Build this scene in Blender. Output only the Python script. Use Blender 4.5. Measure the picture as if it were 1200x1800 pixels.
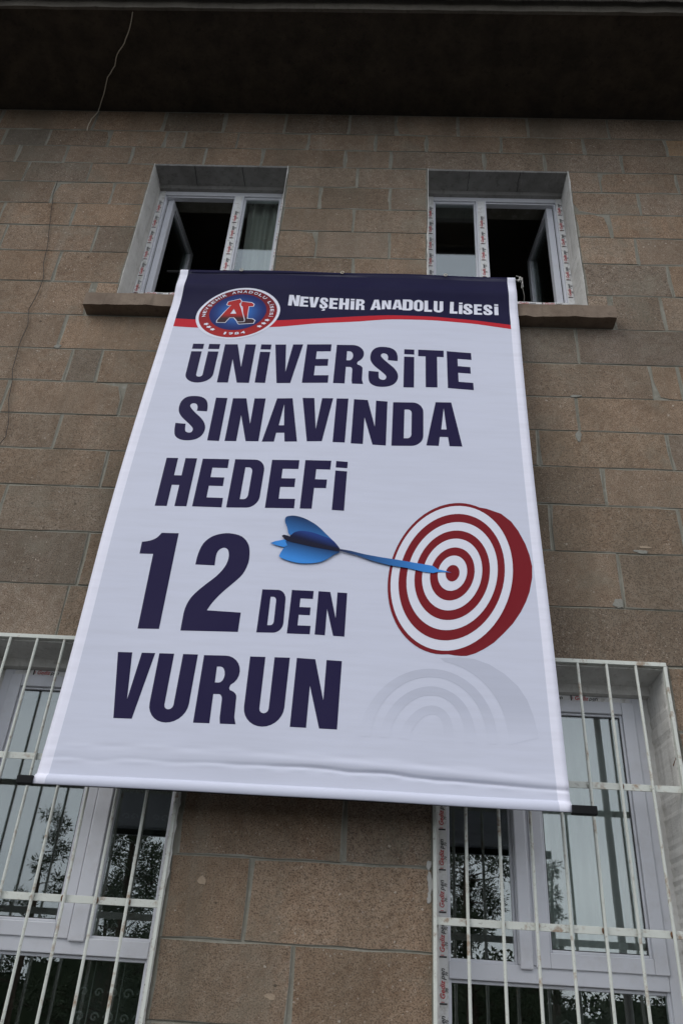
import bpy, bmesh, math, random
from mathutils import Vector, Matrix
from mathutils.geometry import tessellate_polygon

random.seed(7)
scene = bpy.context.scene
COL = scene.collection
for o in list(bpy.data.objects):
    bpy.data.objects.remove(o, do_unlink=True)

# ------------------------------------------------------------------ camera
PITCH, YAW, ROLL = 0.5677, -0.0536, 0.0669
def cam_axes(p, y, r):
    f = Vector((math.sin(y)*math.cos(p), math.cos(y)*math.cos(p), math.sin(p)))
    rt = Vector((math.cos(y), -math.sin(y), 0))
    up = rt.cross(f)
    return rt*math.cos(r)+up*math.sin(r), up*math.cos(r)-rt*math.sin(r), f
cr, cu, cf = cam_axes(PITCH, YAW, ROLL)
cd = bpy.data.cameras.new('camera')
cam = bpy.data.objects.new('camera', cd); COL.objects.link(cam)
cam.matrix_world = Matrix(((cr.x, cu.x, -cf.x, 0.0), (cr.y, cu.y, -cf.y, -4.1), (cr.z, cu.z, -cf.z, 1.6), (0, 0, 0, 1)))
cd.sensor_fit = 'VERTICAL'; cd.sensor_height = 36.0; cd.lens = 1450/1800*36
cd.clip_start = 0.05; cd.clip_end = 2000
scene.camera = cam

# ------------------------------------------------------------------ sky, sun, exposure
SUN_EL, SUN_AZ = math.radians(41), math.radians(-50)      # azimuth measured from -y (in front of the wall) towards +x
w = bpy.data.worlds.new('World'); scene.world = w; w.use_nodes = True
nt = w.node_tree; nt.nodes.clear()
def wn(t, **k):
    n = nt.nodes.new(t)
    for a, b in k.items(): setattr(n, a, b)
    return n
sky = wn('ShaderNodeTexSky', sky_type='NISHITA', sun_disc=False)
sky.sun_elevation = SUN_EL; sky.sun_rotation = math.radians(180)+SUN_AZ
sky.air_density = 1.0; sky.dust_density = 1.5
tc = wn('ShaderNodeTexCoord'); mp = wn('ShaderNodeMapping'); mp.inputs['Scale'].default_value = (1, 1, 2.6)
nz = wn('ShaderNodeTexNoise'); nz.inputs['Scale'].default_value = 2.2; nz.inputs['Detail'].default_value = 5; nz.inputs['Roughness'].default_value = .5
rp = wn('ShaderNodeValToRGB')
rp.color_ramp.elements[0].position = .3; rp.color_ramp.elements[0].color = (8.2, 8.7, 9.6, 1)
rp.color_ramp.elements[1].position = .72; rp.color_ramp.elements[1].color = (12.2, 12.7, 13.4, 1)
mix = wn('ShaderNodeMixRGB')
sep = wn('ShaderNodeSeparateXYZ'); el = wn('ShaderNodeMapRange')      # cloud cover thins towards the zenith
for a, b in zip((1, 2, 3, 4), (.1, .85, .92, .50)): el.inputs[a].default_value = b
bg = wn('ShaderNodeBackground'); bg.inputs['Strength'].default_value = .125
out = wn('ShaderNodeOutputWorld')
L = nt.links.new
L(tc.outputs['Generated'], mp.inputs[0]); L(mp.outputs[0], nz.inputs['Vector']); L(nz.outputs['Fac'], rp.inputs[0])
L(tc.outputs['Generated'], sep.inputs[0]); L(sep.outputs[2], el.inputs[0]); L(el.outputs[0], mix.inputs[0])
L(sky.outputs[0], mix.inputs[1]); L(rp.outputs[0], mix.inputs[2]); L(mix.outputs[0], bg.inputs[0]); L(bg.outputs[0], out.inputs[0])

sd = bpy.data.lights.new('sun', 'SUN'); sd.energy = 1.3; sd.angle = math.radians(35); sd.color = (1, .96, .9)
sun = bpy.data.objects.new('sun', sd); COL.objects.link(sun)
sdir = Vector((math.sin(SUN_AZ)*math.cos(SUN_EL), -math.cos(SUN_AZ)*math.cos(SUN_EL), math.sin(SUN_EL)))
sun.rotation_euler = sdir.to_track_quat('Z', 'Y').to_euler(); sun.location = (0, -12, 14)

scene.view_settings.view_transform = 'Standard'; scene.view_settings.look = 'None'
scene.view_settings.exposure = 0.0; scene.view_settings.gamma = 1.0; scene.view_settings.use_curve_mapping = False
scene.render.engine = 'CYCLES'
scene.cycles.max_bounces = 6; scene.cycles.diffuse_bounces = 3; scene.cycles.glossy_bounces = 3; scene.cycles.transparent_max_bounces = 10

# ------------------------------------------------------------------ materials
MATS = {}
class NT:
    def __init__(s, name):
        s.m = bpy.data.materials.new(name); s.m.use_nodes = True
        s.t = s.m.node_tree; s.b = s.t.nodes['Principled BSDF']; s.o = s.t.nodes['Material Output']
        MATS[name] = s.m
    def n(s, t, ins=None, **k):
        x = s.t.nodes.new(t)
        for a, b in k.items(): setattr(x, a, b)
        for a, b in (ins or {}).items():
            if isinstance(b, bpy.types.NodeSocket): s.t.links.new(b, x.inputs[a])
            else: x.inputs[a].default_value = b
        return x
    def l(s, a, b): s.t.links.new(a, b)
    def ramp(s, fac, stops, interp='LINEAR'):
        r = s.n('ShaderNodeValToRGB', {0: fac}); e = r.color_ramp.elements; r.color_ramp.interpolation = interp
        while len(e) < len(stops): e.new(.5)
        for i, (p, c) in enumerate(stops):
            e[i].position = p; e[i].color = (*c, 1) if isinstance(c, tuple) else (c, c, c, 1)
        return r.outputs[0]
    def mixc(s, fac, a, b, bt='MIX'):
        x = s.n('ShaderNodeMixRGB', blend_type=bt)
        for i, v in ((0, fac), (1, a), (2, b)):
            if isinstance(v, bpy.types.NodeSocket): s.l(v, x.inputs[i])
            elif i == 0: x.inputs[0].default_value = v
            else: x.inputs[i].default_value = (*v, 1)
        return x.outputs[0]
    def noise(s, vec, scale, detail=4, rough=.55):
        return s.n('ShaderNodeTexNoise', {'Vector': vec, 'Scale': scale, 'Detail': detail, 'Roughness': rough}).outputs['Fac']
    def bump(s, h, strength, dist):
        x = s.n('ShaderNodeBump', {'Strength': strength, 'Distance': dist, 'Height': h})
        s.l(x.outputs[0], s.b.inputs['Normal'])
    def add(s, a, b, op='ADD'):
        x = s.n('ShaderNodeMath', operation=op)
        for i, v in ((0, a), (1, b)):
            if isinstance(v, bpy.types.NodeSocket): s.l(v, x.inputs[i])
            else: x.inputs[i].default_value = v
        return x.outputs[0]

def simple(name, col, rough=.6, var=.12, scale=6, bump=0, bscale=40, metallic=0, dirt=None, dirt_amt=.0, spec=.5):
    s = NT(name)
    tcn = s.n('ShaderNodeTexCoord').outputs['Object']
    rnd = s.n('ShaderNodeObjectInfo').outputs['Random']
    v = s.n('ShaderNodeVectorMath', {0: tcn, 1: s.n('ShaderNodeCombineXYZ', {0: s.add(rnd, 30, 'MULTIPLY'), 1: s.add(rnd, 17, 'MULTIPLY')}).outputs[0]}, operation='ADD').outputs[0]
    n1 = s.noise(v, scale)
    c = s.mixc(n1, tuple(x*(1-var) for x in col), tuple(min(1, x*(1+var)) for x in col))
    if dirt:
        d = s.ramp(s.noise(v, scale*2.3, 6, .65), [(.52, 0.0), (.68, 1.0)])
        c = s.mixc(s.add(d, dirt_amt, 'MULTIPLY'), c, dirt)
    s.l(c, s.b.inputs['Base Color'])
    s.b.inputs['Roughness'].default_value = rough; s.b.inputs['Metallic'].default_value = metallic
    s.b.inputs['Specular IOR Level'].default_value = spec
    if bump: s.bump(s.noise(v, bscale, 5, .6), bump, .01)
    return s.m

def stone_material():
    s = NT('stone')
    oi = s.n('ShaderNodeObjectInfo'); rnd = oi.outputs['Random']
    obj = s.n('ShaderNodeTexCoord').outputs['Object']
    off = s.n('ShaderNodeCombineXYZ', {0: s.add(rnd, 91, 'MULTIPLY'), 1: s.add(rnd, 37, 'MULTIPLY'), 2: s.add(rnd, 53, 'MULTIPLY')}).outputs[0]
    v = s.n('ShaderNodeVectorMath', {0: obj, 1: off}, operation='ADD').outputs[0]
    ang = s.add(s.add(rnd, 7.7, 'MULTIPLY'), 3.1, 'ADD')
    rot = s.n('ShaderNodeVectorRotate', {'Vector': v, 'Axis': (0, 1, 0), 'Angle': ang}).outputs[0]
    st = s.n('ShaderNodeVectorMath', {0: rot, 1: (17, 40, 52)}, operation='MULTIPLY').outputs[0]
    tool = s.noise(st, 1.0, 3, .6)                                   # chisel marks, a direction of its own on every block
    big = s.noise(v, 5.0, 2, .6); med = s.noise(v, 26, 4, .7); fine = s.noise(v, 150, 2, .7)
    base = s.mixc(s.ramp(big, [(.3, 0.0), (.7, 1.0)]), (.172, .118, .080), (.244, .180, .130))
    base = s.mixc(s.ramp(med, [(.38, 0.0), (.66, .7)]), base, (.292, .226, .166))
    base = s.mixc(s.ramp(tool, [(.50, 0.0), (.74, .36)]), base, (.33, .285, .23))
    base = s.mixc(s.ramp(fine, [(.38, .85), (.53, 0.0)]), base, (.065, .045, .032))
    base = s.mixc(1.0, base, oi.outputs['Color'], 'MULTIPLY')
    # pale pumice flecks of several sizes, dark pits; cells bent so that no two flecks are alike
    wob = s.n('ShaderNodeTexNoise', {'Vector': v, 'Scale': 70.0, 'Detail': 2.0}).outputs['Color']
    vw = s.n('ShaderNodeVectorMath', {0: s.n('ShaderNodeVectorMath', {0: wob, 1: (.016, .016, .016)}, operation='MULTIPLY').outputs[0], 1: v}, operation='ADD').outputs[0]
    def vor(sc): return s.n('ShaderNodeTexVoronoi', {'Vector': vw, 'Scale': sc})
    dens = s.ramp(s.noise(v, 2.6, 2, .5), [(.35, .06), (.7, -.10)])
    def fleck(vn, keep, r):
        sp = s.n('ShaderNodeSeparateXYZ', {0: vn.outputs['Color']})
        sel = s.add(s.add(sp.outputs[0], dens, 'SUBTRACT'), keep, 'GREATER_THAN')
        inside = s.add(vn.outputs['Distance'], s.add(s.add(sp.outputs[1], r, 'MULTIPLY'), r*.35, 'ADD'), 'LESS_THAN')
        return s.add(sel, inside, 'MULTIPLY')
    f1 = fleck(vor(24.0), .90, .13); f2 = fleck(vor(62.0), .74, .24); f4 = fleck(vor(130.0), .6, .3); f3 = fleck(vor(27.0), .93, .15)
    base = s.mixc(s.add(f4, .38, 'MULTIPLY'), base, (.36, .30, .245))
    base = s.mixc(s.add(f2, .62, 'MULTIPLY'), base, (.42, .36, .295))
    base = s.mixc(s.add(f1, .75, 'MULTIPLY'), base, (.52, .46, .385))
    base = s.mixc(s.add(f3, .75, 'MULTIPLY'), base, (.03, .022, .017))
    # greenish grey mortar haze wiped over parts of the face
    haze = s.ramp(s.noise(v, 3.2, 5, .7), [(.54, 0.0), (.74, .5)])
    base = s.mixc(haze, base, (.225, .210, .165))
    # dirt and rain streaks that run over the whole wall from block to block
    wv = s.n('ShaderNodeNewGeometry').outputs['Position']
    rs = s.n('ShaderNodeVectorMath', {0: wv, 1: (7, 1, .55)}, operation='MULTIPLY').outputs[0]
    base = s.mixc(s.ramp(s.noise(rs, 1.0, 4, .6), [(.56, 0.0), (.74, .32)]), base, (.27, .245, .20))
    stn = s.n('ShaderNodeVectorMath', {0: wv, 1: (1.3, 1, .35)}, operation='MULTIPLY').outputs[0]
    base = s.mixc(s.ramp(s.noise(stn, 1.1, 5, .65), [(.36, .55), (.58, 0.0)]), base, (.10, .082, .058))
    s.l(base, s.b.inputs['Base Color'])
    s.b.inputs['Roughness'].default_value = .92; s.b.inputs['Specular IOR Level'].default_value = .25
    h = s.add(s.add(tool, .8, 'MULTIPLY'), s.add(s.add(med, 1.1, 'MULTIPLY'), s.add(fine, .5, 'MULTIPLY'), 'ADD'), 'ADD')
    s.bump(h, .55, .006)
    return s.m

def mortar_material():
    s = NT('mortar'); v = s.n('ShaderNodeTexCoord').outputs['Object']
    c = s.mixc(s.ramp(s.noise(v, 3.5, 5, .65), [(.35, 0.0), (.68, 1.0)]), (.155, .145, .112), (.27, .258, .215))
    c = s.mixc(s.ramp(s.noise(v, 22, 4, .6), [(.56, 0.0), (.74, .8)]), c, (.31, .305, .27))
    s.l(c, s.b.inputs['Base Color']); s.b.inputs['Roughness'].default_value = .95
    s.bump(s.noise(v, 90, 4, .7), .6, .006)
    return s.m

def plaster_material(name, a, b, dark):
    s = NT(name); v = s.n('ShaderNodeTexCoord').outputs['Object']
    c = s.mixc(s.ramp(s.noise(v, 4.5, 6, .65), [(.35, 0.0), (.65, 1.0)]), a, b)
    c = s.mixc(s.ramp(s.noise(v, 17, 5, .7), [(.58, 0.0), (.72, .75)]), c, dark)
    st = s.n('ShaderNodeVectorMath', {0: v, 1: (30, 30, 2.2)}, operation='MULTIPLY').outputs[0]
    c = s.mixc(s.ramp(s.noise(st, 1.0, 3, .6), [(.55, 0.0), (.75, .5)]), c, dark)
    s.l(c, s.b.inputs['Base Color']); s.b.inputs['Roughness'].default_value = .9
    s.bump(s.noise(v, 45, 5, .65), .5, .008)
    return s.m

def print_material():
    s = NT('print'); a = s.n('ShaderNodeVertexColor', layer_name='Col').outputs['Color']
    v = s.n('ShaderNodeTexCoord').outputs['Object']
    c = s.mixc(s.ramp(s.noise(v, 2.0, 4, .6), [(.3, 0.0), (.75, .015)]), a, (.45, .44, .46))
    s.l(c, s.b.inputs['Base Color']); s.b.inputs['Roughness'].default_value = .5; s.b.inputs['Specular IOR Level'].default_value = .06
    return s.m

def sheet_material():
    s = NT('banner_vinyl'); a = s.n('ShaderNodeVertexColor', layer_name='Col').outputs['Color']
    v = s.n('ShaderNodeTexCoord').outputs['Object']
    st = s.n('ShaderNodeVectorMath', {0: v, 1: (2.5, 4, 26)}, operation='MULTIPLY').outputs[0]
    n1 = s.noise(st, 1.0, 4, .6)
    c = s.mixc(s.ramp(n1, [(.40, 0.0), (.75, .16)]), a, (.40, .40, .44))
    s.l(c, s.b.inputs['Base Color']); s.b.inputs['Roughness'].default_value = .5; s.b.inputs['Specular IOR Level'].default_value = .15
    s.bump(s.noise(st, .6, 3, .5), .12, .01)
    return s.m

def grille_material():
    s = NT('grille_paint'); v = s.n('ShaderNodeTexCoord').outputs['Object']
    rnd = s.n('ShaderNodeObjectInfo').outputs['Random']
    v = s.n('ShaderNodeVectorMath', {0: v, 1: s.n('ShaderNodeCombineXYZ', {0: s.add(rnd, 30, 'MULTIPLY')}).outputs[0]}, operation='ADD').outputs[0]
    c = s.mixc(s.noise(v, 9, 4, .6), (.50, .52, .47), (.66, .68, .62))
    r = s.ramp(s.noise(v, 11, 6, .75), [(.55, 0.0), (.66, 1.0)])
    c = s.mixc(s.add(r, .75, 'MULTIPLY'), c, (.23, .12, .05))
    c = s.mixc(s.ramp(s.noise(v, 40, 4, .7), [(.62, 0.0), (.7, .6)]), c, (.16, .13, .10))
    s.l(c, s.b.inputs['Base Color']); s.b.inputs['Roughness'].default_value = .6
    s.bump(s.noise(v, 60, 4, .7), .4, .003)
    return s.m

def glass_material():
    s = NT('glass')
    ior = s.add(s.add(s.n('ShaderNodeNewGeometry').outputs['Backfacing'], -.8333, 'MULTIPLY'), 1.5, 'ADD')     # same reflectance on both faces of the thin pane
    fr = s.n('ShaderNodeFresnel', {'IOR': ior}).outputs[0]
    fac = s.add(s.add(fr, .8, 'MULTIPLY'), .115, 'ADD')
    v = s.n('ShaderNodeTexCoord').outputs['Object']
    bmp = s.n('ShaderNodeBump', {'Strength': .015, 'Distance': .01, 'Height': s.noise(v, 2.5, 2, .4)}).outputs[0]
    gl = s.n('ShaderNodeBsdfGlossy', {'Color': (.96, 1, .99, 1), 'Roughness': .0, 'Normal': bmp}).outputs[0]
    tr = s.n('ShaderNodeBsdfTransparent', {'Color': (.82, .86, .85, 1)}).outputs[0]
    m = s.n('ShaderNodeMixShader', {0: fac, 1: tr, 2: gl}).outputs[0]
    s.l(m, s.o.inputs['Surface'])
    return s.m

def curtain_material(name, col, alpha):
    s = NT(name); v = s.n('ShaderNodeTexCoord').outputs['Object']
    d = s.n('ShaderNodeBsdfDiffuse', {'Color': (*col, 1)}).outputs[0]
    t = s.n('ShaderNodeBsdfTranslucent', {'Color': (*col, 1)}).outputs[0]
    m1 = s.n('ShaderNodeMixShader', {0: .4, 1: d, 2: t}).outputs[0]
    tr = s.n('ShaderNodeBsdfTransparent').outputs[0]
    m2 = s.n('ShaderNodeMixShader', {0: alpha, 1: tr, 2: m1}).outputs[0]
    s.l(m2, s.o.inputs['Surface']); return s.m

def leaf_material():
    s = NT('needles'); v = s.n('ShaderNodeTexCoord').outputs['Object']
    c = s.mixc(s.noise(v, 1.6, 4, .6), (.02, .038, .016), (.075, .10, .045))
    s.l(c, s.b.inputs['Base Color']); s.b.inputs['Roughness'].default_value = .8; return s.m

stone_material(); mortar_material(); print_material(); sheet_material(); grille_material(); glass_material(); leaf_material()
plaster_material('plaster', (.50, .49, .46), (.66, .65, .62), (.30, .28, .25))
plaster_material('cement', (.20, .195, .185), (.30, .295, .28), (.12, .115, .105))
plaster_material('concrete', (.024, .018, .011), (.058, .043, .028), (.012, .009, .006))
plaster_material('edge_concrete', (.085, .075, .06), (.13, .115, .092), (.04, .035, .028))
plaster_material('sill_stone', (.15, .108, .078), (.22, .168, .125), (.085, .062, .046))
simple('pvc', (.62, .63, .67), .35, .04, 3, dirt=(.42, .40, .38), dirt_amt=.25)
simple('film', (.66, .66, .65), .35, .12, 14, dirt=(.36, .33, .29), dirt_amt=.7)
simple('gasket', (.035, .035, .037), .6)
simple('ink_red', (.45, .03, .035), .5)
simple('ink_black', (.03, .028, .03), .5)
simple('black_metal', (.010, .010, .011), .5, .2, 20, spec=.12)
simple('string', (.62, .60, .55), .9)
simple('wire_pale', (.62, .56, .45), .8)
simple('cable_dark', (.035, .028, .022), .7)
simple('gutter_metal', (.016, .017, .020), .6, .2, 4, spec=.15)
simple('roof_tile', (.16, .07, .045), .85, .25, 8, .5, 30)
simple('room_wall', (.22, .21, .18), .9, .08, 3)
simple('room_floor', (.12, .10, .08), .7, .1, 5)
simple('ground_asphalt', (.055, .055, .056), .92, .25, 1.2, .6, 60, dirt=(.09, .085, .075), dirt_amt=.6)
simple('bark', (.09, .06, .042), .95, .3, 6, .6, 20)
simple('pole_metal', (.20, .19, .175), .5, .15, 5, metallic=.2)
simple('rust', (.14, .065, .03), .9, .3, 30)
simple('patch_tan', (.31, .24, .17), .95, .2, 40, .5, 90)
simple('patch_grey', (.23, .225, .195), .95, .25, 30, .5, 90)
simple('patch_white', (.42, .41, .385), .95, .2, 30, .5, 90)
curtain_material('curtain_white', (.86, .87, .84), .95)
curtain_material('curtain_soft', (.84, .82, .75), .97)
curtain_material('curtain_sheer', (.62, .63, .60), .42)
curtain_material('curtain_grey', (.30, .31, .29), .35)
simple('lace_thread', (.62, .63, .60), .9)

# ------------------------------------------------------------------ helpers
def obj(name, me, mat, parent=None):
    o = bpy.data.objects.new(name, me); COL.objects.link(o)
    if mat and not me.materials:
        me.materials.append(MATS[mat])
    if parent is not None: o.parent = parent
    return o
def empty(name, loc=(0, 0, 0), parent=None):
    o = bpy.data.objects.new(name, None); COL.objects.link(o); o.location = loc; o.empty_display_size = .1
    if parent is not None: o.parent = parent
    return o
def tag(o, label=None, cat=None, group=None, kind=None):
    if label: o['label'] = label
    if cat: o['category'] = cat
    if group: o['group'] = group
    if kind: o['kind'] = kind
    return o
class MB:
    def __init__(s): s.v = []; s.f = []; s.mi = []
    def add(s, vs, fs, mi=0):
        k = len(s.v); s.v += [tuple(p) for p in vs]; s.f += [tuple(i+k for i in f) for f in fs]; s.mi += [mi]*len(fs)
    def box(s, x0, x1, y0, y1, z0, z1, mi=0):
        s.add([(x0, y0, z0), (x1, y0, z0), (x1, y1, z0), (x0, y1, z0), (x0, y0, z1), (x1, y0, z1), (x1, y1, z1), (x0, y1, z1)],
              [(0, 3, 2, 1), (4, 5, 6, 7), (0, 1, 5, 4), (1, 2, 6, 5), (2, 3, 7, 6), (3, 0, 4, 7)], mi)
    def tube(s, pts, r, n=6, mi=0, taper=None):
        pts = [Vector(p) for p in pts]; rings = []
        for i, p in enumerate(pts):
            d = (pts[min(i+1, len(pts)-1)]-pts[max(i-1, 0)]).normalized()
            a = d.cross(Vector((0, 0, 1)) if abs(d.z) < .9 else Vector((1, 0, 0))).normalized(); b = d.cross(a)
            rr = r if taper is None else r+(taper-r)*i/(len(pts)-1)
            rings.append([p+(a*math.cos(2*math.pi*k/n)+b*math.sin(2*math.pi*k/n))*rr for k in range(n)])
        vs = [q for ring in rings for q in ring]; fs = []
        for i in range(len(rings)-1):
            for k in range(n):
                fs.append((i*n+k, i*n+(k+1) % n, (i+1)*n+(k+1) % n, (i+1)*n+k))
        fs.append(tuple(range(n))[::-1]); fs.append(tuple((len(rings)-1)*n+k for k in range(n)))
        s.add(vs, fs, mi)
    def mesh(s, name, mats=None):
        me = bpy.data.meshes.new(name); me.from_pydata(s.v, [], s.f); 
        for m in (mats or []): me.materials.append(MATS[m])
        if mats and len(mats) > 1: me.polygons.foreach_set('material_index', s.mi)
        me.update(); return me
    def build(s, name, mat, parent=None, bevel=0):
        o = obj(name, s.mesh(name), mat, parent)
        if bevel:
            b = o.modifiers.new('bevel', 'BEVEL'); b.width = bevel; b.segments = 2; b.limit_method = 'ANGLE'
        return o
def frame_boxes(mb, x0, x1, y0, y1, z0, z1, w):
    mb.box(x0, x0+w, y0, y1, z0, z1); mb.box(x1-w, x1, y0, y1, z0, z1)
    mb.box(x0+w, x1-w, y0+.0006, y1, z1-w, z1); mb.box(x0+w, x1-w, y0+.0006, y1, z0, z0+w)

# ------------------------------------------------------------------ ground
g = MB(); n = 40
def gh(x, y): return 0.0
g.add([(-600, -600, 0), (600, -600, 0), (600, 600, 0), (-600, 600, 0)], [(0, 1, 2, 3)])
tag(g.build('ground', 'ground_asphalt'), 'dark asphalt school yard in front of the wall', None, None, 'structure')

# ------------------------------------------------------------------ the building
B = empty('stone_building', (0, 0, 0))      # parts are modelled in world coordinates
tag(B, 'brown cut-stone building with white windows, dark deep eave and barred lower windows', 'building')

EAVE_Z = 8.24
UL = (-1.925, -.835, 5.905, 7.505); UR = (.285, 1.395, 5.905, 7.505)
LL = (-2.12, -.908, 1.12, 3.335); LR = (.316, 1.528, 1.12, 3.335)
OPEN = [UL, UR, LL, LR]
XA, XB = -7.0, 6.5

# mortar core of the wall: front, reveals of the openings, back
xs = sorted({XA, XB, *[o[0] for o in OPEN], *[o[1] for o in OPEN]}); zs = sorted({0.0, EAVE_Z+.3, *[o[2] for o in OPEN], *[o[3] for o in OPEN]})
mb = MB(); YF, YB = .0035, .46
def isopen(x, z): return any(o[0] < x < o[1] and o[2] < z < o[3] for o in OPEN)
for i in range(len(xs)-1):
    for j in range(len(zs)-1):
        a, b, c, d = xs[i], xs[i+1], zs[j], zs[j+1]
        if isopen((a+b)/2, (c+d)/2): continue
        mb.add([(a, YF, c), (b, YF, c), (b, YF, d), (a, YF, d)], [(0, 1, 2, 3)])
        mb.add([(a, YB, c), (b, YB, c), (b, YB, d), (a, YB, d)], [(3, 2, 1, 0)])
for a, b, c, d in OPEN:
    mb.add([(a, YF, c), (a, YB, c), (a, YB, d), (a, YF, d)], [(0, 1, 2, 3)]); mb.add([(b, YF, c), (b, YB, c), (b, YB, d), (b, YF, d)], [(3, 2, 1, 0)])
    mb.add([(a, YF, d), (b, YF, d), (b, YB, d), (a, YB, d)], [(0, 3, 2, 1)]); mb.add([(a, YF, c), (b, YF, c), (b, YB, c), (a, YB, c)], [(0, 1, 2, 3)])
mb.add([(XA, YF, 0), (XA, YB, 0), (XA, YB, EAVE_Z+.3), (XA, YF, EAVE_Z+.3)], [(3, 2, 1, 0)])
mb.add([(XB, YF, 0), (XB, YB, 0), (XB, YB, EAVE_Z+.3), (XB, YF, EAVE_Z+.3)], [(0, 1, 2, 3)])
wall = mb.build('wall', 'mortar', B)

# cut stone blocks, one object each
CZ = [8.235, 7.955, 7.735, 7.505, 7.255, 6.99, 6.725, 6.435, 6.108, 5.777, 5.456, 5.162, 4.885, 4.607, 4.33, 4.01, 3.662, 3.335, 2.988, 2.636, 2.287, 1.938, 1.62, 1.29, .96, .63, .31, .0]
J = {0: [-2.545, -1.95, -1.428, -.914, -.37, .017, .541, 1.117], 1: [-3.267, -2.892, -2.369, -1.897, -1.729, -1.29, -.697, -.141, .28, .884, 1.552, 2.215],
     2: [-3.091, -2.685, -2.14, -1.528, -1.06, -.378, -.009, .737, 1.222, 1.831], 3: [-2.957, -2.437, -.273, 1.632, 2.231], 4: [-2.666, -2.195, -.551, -.001, 1.902],
     5: [-3.014, -2.442, -.276, 1.652], 6: [-2.921, -2.219, -.543, .003, 1.815], 7: [-2.434, -.257, 2.006], 8: [-2.115, 1.562, 1.903], 9: [-2.232, 1.289],
     10: [-2.112, -1.91, 1.744, 1.919], 11: [-2.472, -1.694, 1.233], 12: [-2.052, .967, 1.768], 13: [-1.692, 1.336], 14: [-2.251, 1.003, 1.746], 15: [-1.678, 1.358],
     16: [-.95, -.2, .62, 1.86], 17: [-.25, 2.1], 18: [.02, 1.9], 19: [-.108, 2.15], 20: [-.531, 1.95], 21: [-.302, 2.2]}
TINT = {(1, 2.215): (1.75, 1.55, 1.25), (12, .967): (1.22, 1.18, 1.12), (9, 1.289): (.86, .90, .98), (8, 1.562): (.92, .95, .98), (12, -2.9): (.9, .92, .9), (7, -99): (1, 1, 1)}
rng = random.Random(11)
def stone_mesh(x0, x1, z0, z1, cheap=False):
    cx, cz = (x0+x1)/2, (z0+z1)/2; w2, h2 = (x1-x0)/2, (z1-z0)/2
    nx = max(2, min(6, int((x1-x0)/.13))); nzz = 2
    P = []
    j = lambda a: rng.uniform(-a, a)
    for k in range(nx): P.append((-w2+2*w2*k/nx+(j(.01) if k else 0), -h2+j(.0026)))
    for k in range(nzz): P.append((w2+j(.0034), -h2+2*h2*k/nzz+(j(.01) if k else 0)))
    for k in range(nx): P.append((w2-2*w2*k/nx+(j(.01) if k else 0), h2+j(.0026)))
    for k in range(nzz): P.append((-w2+j(.0034), h2-2*h2*k/nzz+(j(.01) if k else 0)))
    if rng.random() < .16:                                  # a broken corner
        c = rng.choice([0, nx, nx+nzz, 2*nx+nzz]); px, pz = P[c]; s_ = rng.uniform(.012, .035)
        P[c] = (px-math.copysign(s_, px), pz-math.copysign(s_*.8, pz))
    N = len(P); proud = rng.uniform(.0, .0028); tx, tz = j(.002), j(.003); ins = rng.uniform(.002, .004)
    vs = [(p[0], .03, p[1]) for p in P]
    vs += [(p[0], .0025-proud, p[1]) for p in P]
    for p in P:
        i1, i2 = ins+rng.uniform(0, 1)**3*.012, ins*.6+rng.uniform(0, 1)**3*.008
        vs.append((p[0]-math.copysign(i1, p[0]), -proud+tx*p[0]+tz*p[1], p[1]-math.copysign(i2, p[1])))
    fs = []
    for r_ in range(2):
        for k in range(N): fs.append((r_*N+k, r_*N+(k+1) % N, (r_+1)*N+(k+1) % N, (r_+1)*N+k))
    fs.append(tuple(2*N+k for k in range(N)))
    return vs, fs, (cx, 0.0, cz)
stuff = MB(); nstone = 0
SILLS = [(-2.10, -.655, 5.785, 5.905), (.115, 1.548, 5.785, 5.905)]
def put_stone(x0, x1, z0, z1, key=None):
    global nstone
    if x1-x0 < .03 or z1-z0 < .03: return
    gx, gz = rng.uniform(.0035, .009), rng.uniform(.002, .0045)
    vs, fs, c = stone_mesh(x0+gx, x1-gx, z0+gz, z1-gz)
    # seen by the camera (with a margin of a step to the side)?
    zm = c[2]; half = 1.95+(zm-1.6)*.235
    if -half-.42 < x1 and x0 < half+.05 and z1 > 1.5 and nstone < 290:
        me = bpy.data.meshes.new('stone'); me.from_pydata(vs, [], fs); me.materials.append(MATS['stone']); me.materials.append(MATS['mortar'])
        me.polygons.foreach_set('material_index', [1]*(len(fs)-1)+[0]); me.update()
        o = obj('stone', me, 'stone', wall); o.location = c; nstone += 1
        t = TINT.get(key)
        if t is None:
            k = rng.gauss(1.11, .095); warm = rng.gauss(.022, .03)
            if rng.random() < .12: k *= .84; warm -= .05
            t = (k*(1+warm), k, k*(1-warm))
        o.color = (*t, 1)
    else:
        stuff.add([(v[0]+c[0], v[1], v[2]+c[2]) for v in vs], fs)
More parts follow.
